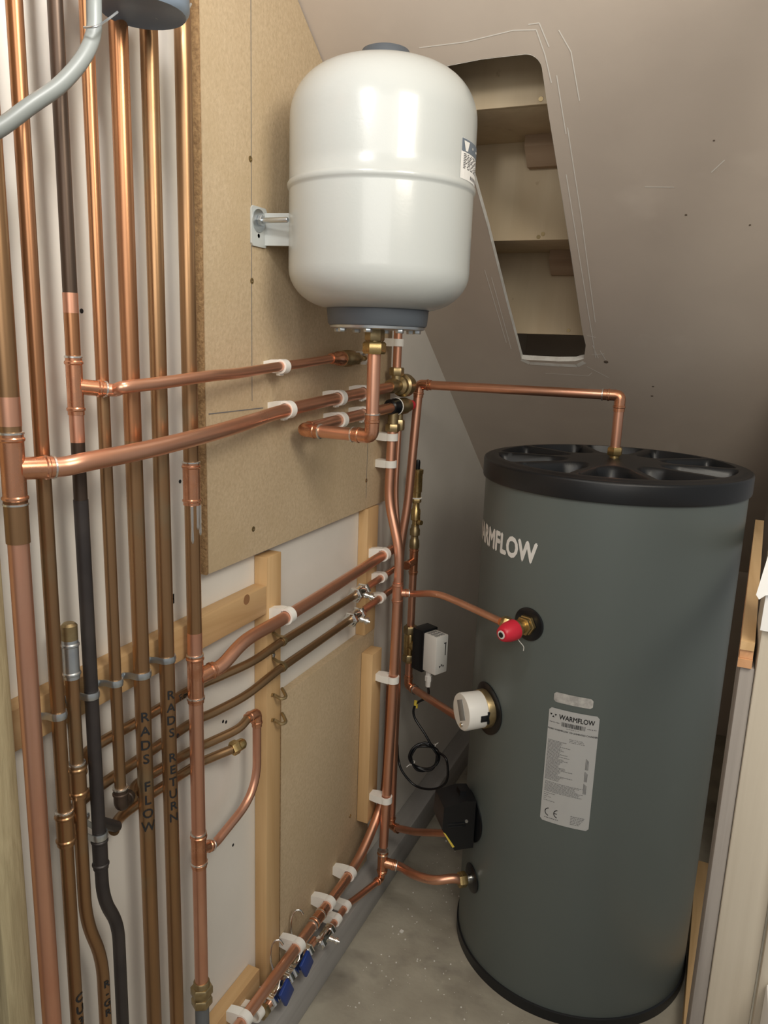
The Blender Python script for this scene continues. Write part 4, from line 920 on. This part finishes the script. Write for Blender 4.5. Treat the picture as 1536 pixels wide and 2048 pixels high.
# ports
def disc(P, n, r, m='black', name='escutcheon', e=.0035):
    """flexible collar lying on the curved jacket"""
    t = Vector((-n.y, n.x, 0)); mbd = MB(); K = 40; R = []
    for rr, dz in ((.004, e), (r*.9, e), (r, e*.6), (r, .0002)):
        ring_ = []
        for k in range(K):
            a = 2*pi*k/K; u = rr*cos(a); ang = u/CR; an = atan2(n.y, n.x)+ang
            ring_.append(Vector((CY.x+(CR+dz)*cos(an), CY.y+(CR+dz)*sin(an), P.z+rr*sin(a))))
        R.append(ring_)
    return mbd.rings(R, True, True, False).build(name, m, cy)
disc(RP, RN, .034)
rv = thing('relief_valve', 'brass relief valve with a red cap on the front of the cylinder', 'valve', rvb-Vector((0, 0, .03)))
MB().hexn(RP, RN, .003, .013, .0205).lathe([(.012, .0155), (.016, .0155)], RP, RN, 18).build('hex_nut', 'brass', rv)
MB().hexn(RP, RN, .015, .022, .0190).lathe([(.021, .014), (.026, .0130), (.030, .0150), (.040, .0165), (.043, .0190), (.049, .0190)], RP, RN, 20).build('body', 'brass', rv)
od = (tpr-rvb).normalized()
MB().lathe([(.004, .012), (.018, .012)], rvb, od, 16).hexn(rvb, od, .016, .032, .0145).lathe([(.032, .012), (.036, .009)], rvb, od, 16).build('outlet', 'brass', rv)
KD = (RN+Vector((-.12, 0, -.10))).normalized(); kp = RP+RN*.047
cap = MB().lathe([(0, .0205), (.004, .0210), (.020, .0195), (.031, .0160), (.035, .0140), (.036, .012)], kp, KD, 24).build('cap', 'red', rv, label='red plastic cap')
MB().lathe([(.0355, .0085), (.0372, .0085)], kp, KD, 20).build('cap_print', 'white_plastic', cap)
MB().lathe([(.0368, .0055), (.0382, .0055)], kp, KD, 16).build('cap_recess', 'black', cap)
q = RP+RN*.040-Vector((0, 0, .014)); MB().tube(spline([q, q+Vector((.006, .004, -.012)), q+Vector((.014, .010, -.024)), q+Vector((.014, .012, -.034))], 5), .0008, 6).build('tag_wire', 'white_plastic', rv, label='thin white tag wire')
HN_A = radians(-135); HN = Vector((cos(HN_A), sin(HN_A), 0)); HP = Vector((CY.x, CY.y, .645))+HN*CR
disc(HP, HN, .057)
th = thing('round_thermostat', 'round white thermostat housing with a brass ring on the side of the cylinder', 'thermostat', HP+HN*.03-Vector((0, 0, .04)))
MB().lathe([(-.004, .042), (.014, .042), (.016, .041)], HP, HN, 40).build('brass_ring', 'brass_old', th)
hb = MB().lathe([(.014, .0395), (.058, .0405), (.061, .039), (.0615, .035)], HP, HN, 44).build('housing', 'white_plastic', th)
hu = Vector((-HN.y, HN.x, 0)); hf = HP+HN*.0617
MB().obox(hf+Vector((0, 0, .004)), (.0004, .013, .022), (HN, hu*.85+Vector((0, 0, .45)), Vector((0, 0, .9))-hu*.45), .0002).build('display', 'glass_dial', hb)
MB().lathe([(0, .005), (.004, .0045)], hf+hu*.008-Vector((0, 0, .026)), HN, 14).build('set_screw', 'chrome', hb)
sdv = (hu*.75+Vector((0, 0, -.05))).normalized(); MB().obox(HP+HN*.026+hu*.0395-Vector((0, 0, .002)), (.009, .0016, .007), (HN, hu, (0, 0, 1)), .0008).obox(HP+HN*.0165+hu*.0395-Vector((0, 0, .002)), (.0025, .0016, .014), (HN, hu, (0, 0, 1)), .0006).build('latch', 'black', hb)
BA = radians(-144); BN = Vector((cos(BA), sin(BA), 0)); BP = Vector((CY.x, CY.y, .356))+BN*CR; bu = Vector((-BN.y, BN.x, 0))
disc(BP, BN, .058)
ib = thing('heater_cover', 'black plastic heater cover box low on the side of the cylinder', 'heater cover', BP+BN*.04-Vector((0, 0, .06)))
poly = [(.004, -.058), (.048, -.060), (.080, -.004), (.078, .050), (.030, .062), (.004, .060)]
MB().prism(poly, BP, BN, (0, 0, 1), bu, -.036, .036).build('cover', 'black', ib)
MB().prism([(.018, .060), (.036, .058), (.034, .072), (.020, .072)], BP, BN, (0, 0, 1), bu, -.012, .012).build('gland_hood', 'black', ib)
mb = MB().obox(BP+BN*.045+bu*.0365+Vector((0, 0, .008)), (.022, .0012, .0018), (BN, bu, (0, 0, 1)), .0006).obox(BP+BN*.045+bu*.0365+Vector((0, 0, .001)), (.020, .0012, .0018), (BN, bu, (0, 0, 1)), .0006)
mb.build('seam_rib', 'black', ib)
MB().lathe([(0, .0042), (.002, .0035)], BP+BN*.024+bu*.036+Vector((0, 0, .012)), bu, 12).build('screw', 'zinc', ib)
MB().prism([(.0775, -.010), (.0715, -.0145), (.0485, -.0505), (.0535, -.052)], BP+bu*.0362, BN, (0, 0, 1), bu, 0, .0004).build('warning_sticker', 'yellow', ib, label='yellow warning sticker')
disc(LP, LN, .033)
MB().lathe([(.003, .0125), (.016, .0125)], LP, LN, 18).build('port_boss', 'chrome', cy)
MB().hexn(LP, LN, .014, .034, .0175).build('port_nut', 'brass', b7, label='brass nut at the cylinder port')

# ================================================================ top left
cdt = [Vector((0.0850, 0.5398, 1.5810)), Vector((0.0870, 0.5605, 1.5939)), Vector((0.0900, 0.5941, 1.6213)), Vector((0.0920, 0.6309, 1.6501)), Vector((0.0920, 0.6626, 1.6833)), Vector((0.0880, 0.6830, 1.7127)), Vector((0.0850, 0.6891, 1.7385)), Vector((0.0850, 0.6894, 1.7664)), Vector((0.0850, 0.6893, 1.8072))]
cn = MB().tube(spline(cdt, 8), .0078, 16).build('grey_conduit', 'conduit'); tag(cn, 'grey flexible conduit curving across the risers at the top left', 'conduit')
LH = Vector((0.0950, 0.7650, 1.7804))
lh = thing('lamp_housing', 'dark grey lamp housing hung by wire at the top left edge', 'lamp housing', LH-Vector((0, 0, .02)))
MB().lathe([(-.020, .040), (-.024, .046), (-.018, .050), (.02, .050), (.035, .042), (.04, .012)], LH+Vector((0, -.012, .0)), UZ, 28).build('shade', 'lampgrey', lh)
mb = MB()
for k, q in enumerate(((0.0880, 0.7775, 1.7668), (0.0880, 0.7880, 1.7746), (0.0880, 0.7970, 1.7830), (0.0880, 0.7999, 1.7902))): mb.torus(q, (1, .6*(k % 2), .9*((k+1) % 2)), .0075, .0011, 14, 6)
mb.build('chain_link', 'zinc', lh, 'stuff')
mb = MB().tube(spline([(0.0780, 0.8182, 1.7909), (0.0720, 0.8384, 1.7914), (0.0680, 0.8529, 1.7954), (0.0660, 0.8673, 1.8047), (0.0640, 0.8780, 1.8155)], 6), .0015, 8)
mb.tube(spline([(0.0900, 0.6687, 1.7146), (0.1040, 0.6708, 1.7146), (0.1000, 0.6911, 1.7281), (0.1000, 0.7070, 1.7412)], 6), .0012, 8)
mb.build('tie_wire', 'zinc', lh)

# ================================================================ crumbs on the concrete
random.seed(21); mb = MB()
for k in range(420):
    x = random.uniform(.12, .55); y = random.uniform(1.05, 2.0)
    if (Vector((x, y))-Vector((CY.x, CY.y))).length < CR+.012: continue
    s = random.choice((.0005, .0006, .0008, .0012)); s *= 2.6 if random.random() < .05 else 1
    mb.obox((x, y, s*.5), (s*random.uniform(.7, 1.5), s*random.uniform(.7, 1.4), s*.5), ((cos(k), sin(k), 0), (-sin(k), cos(k), 0), (0, 0, 1)))
cr = mb.build('plaster_crumbs', 'gypsum', None, 'stuff'); tag(cr, 'scattered white plaster crumbs on the concrete floor', 'debris')
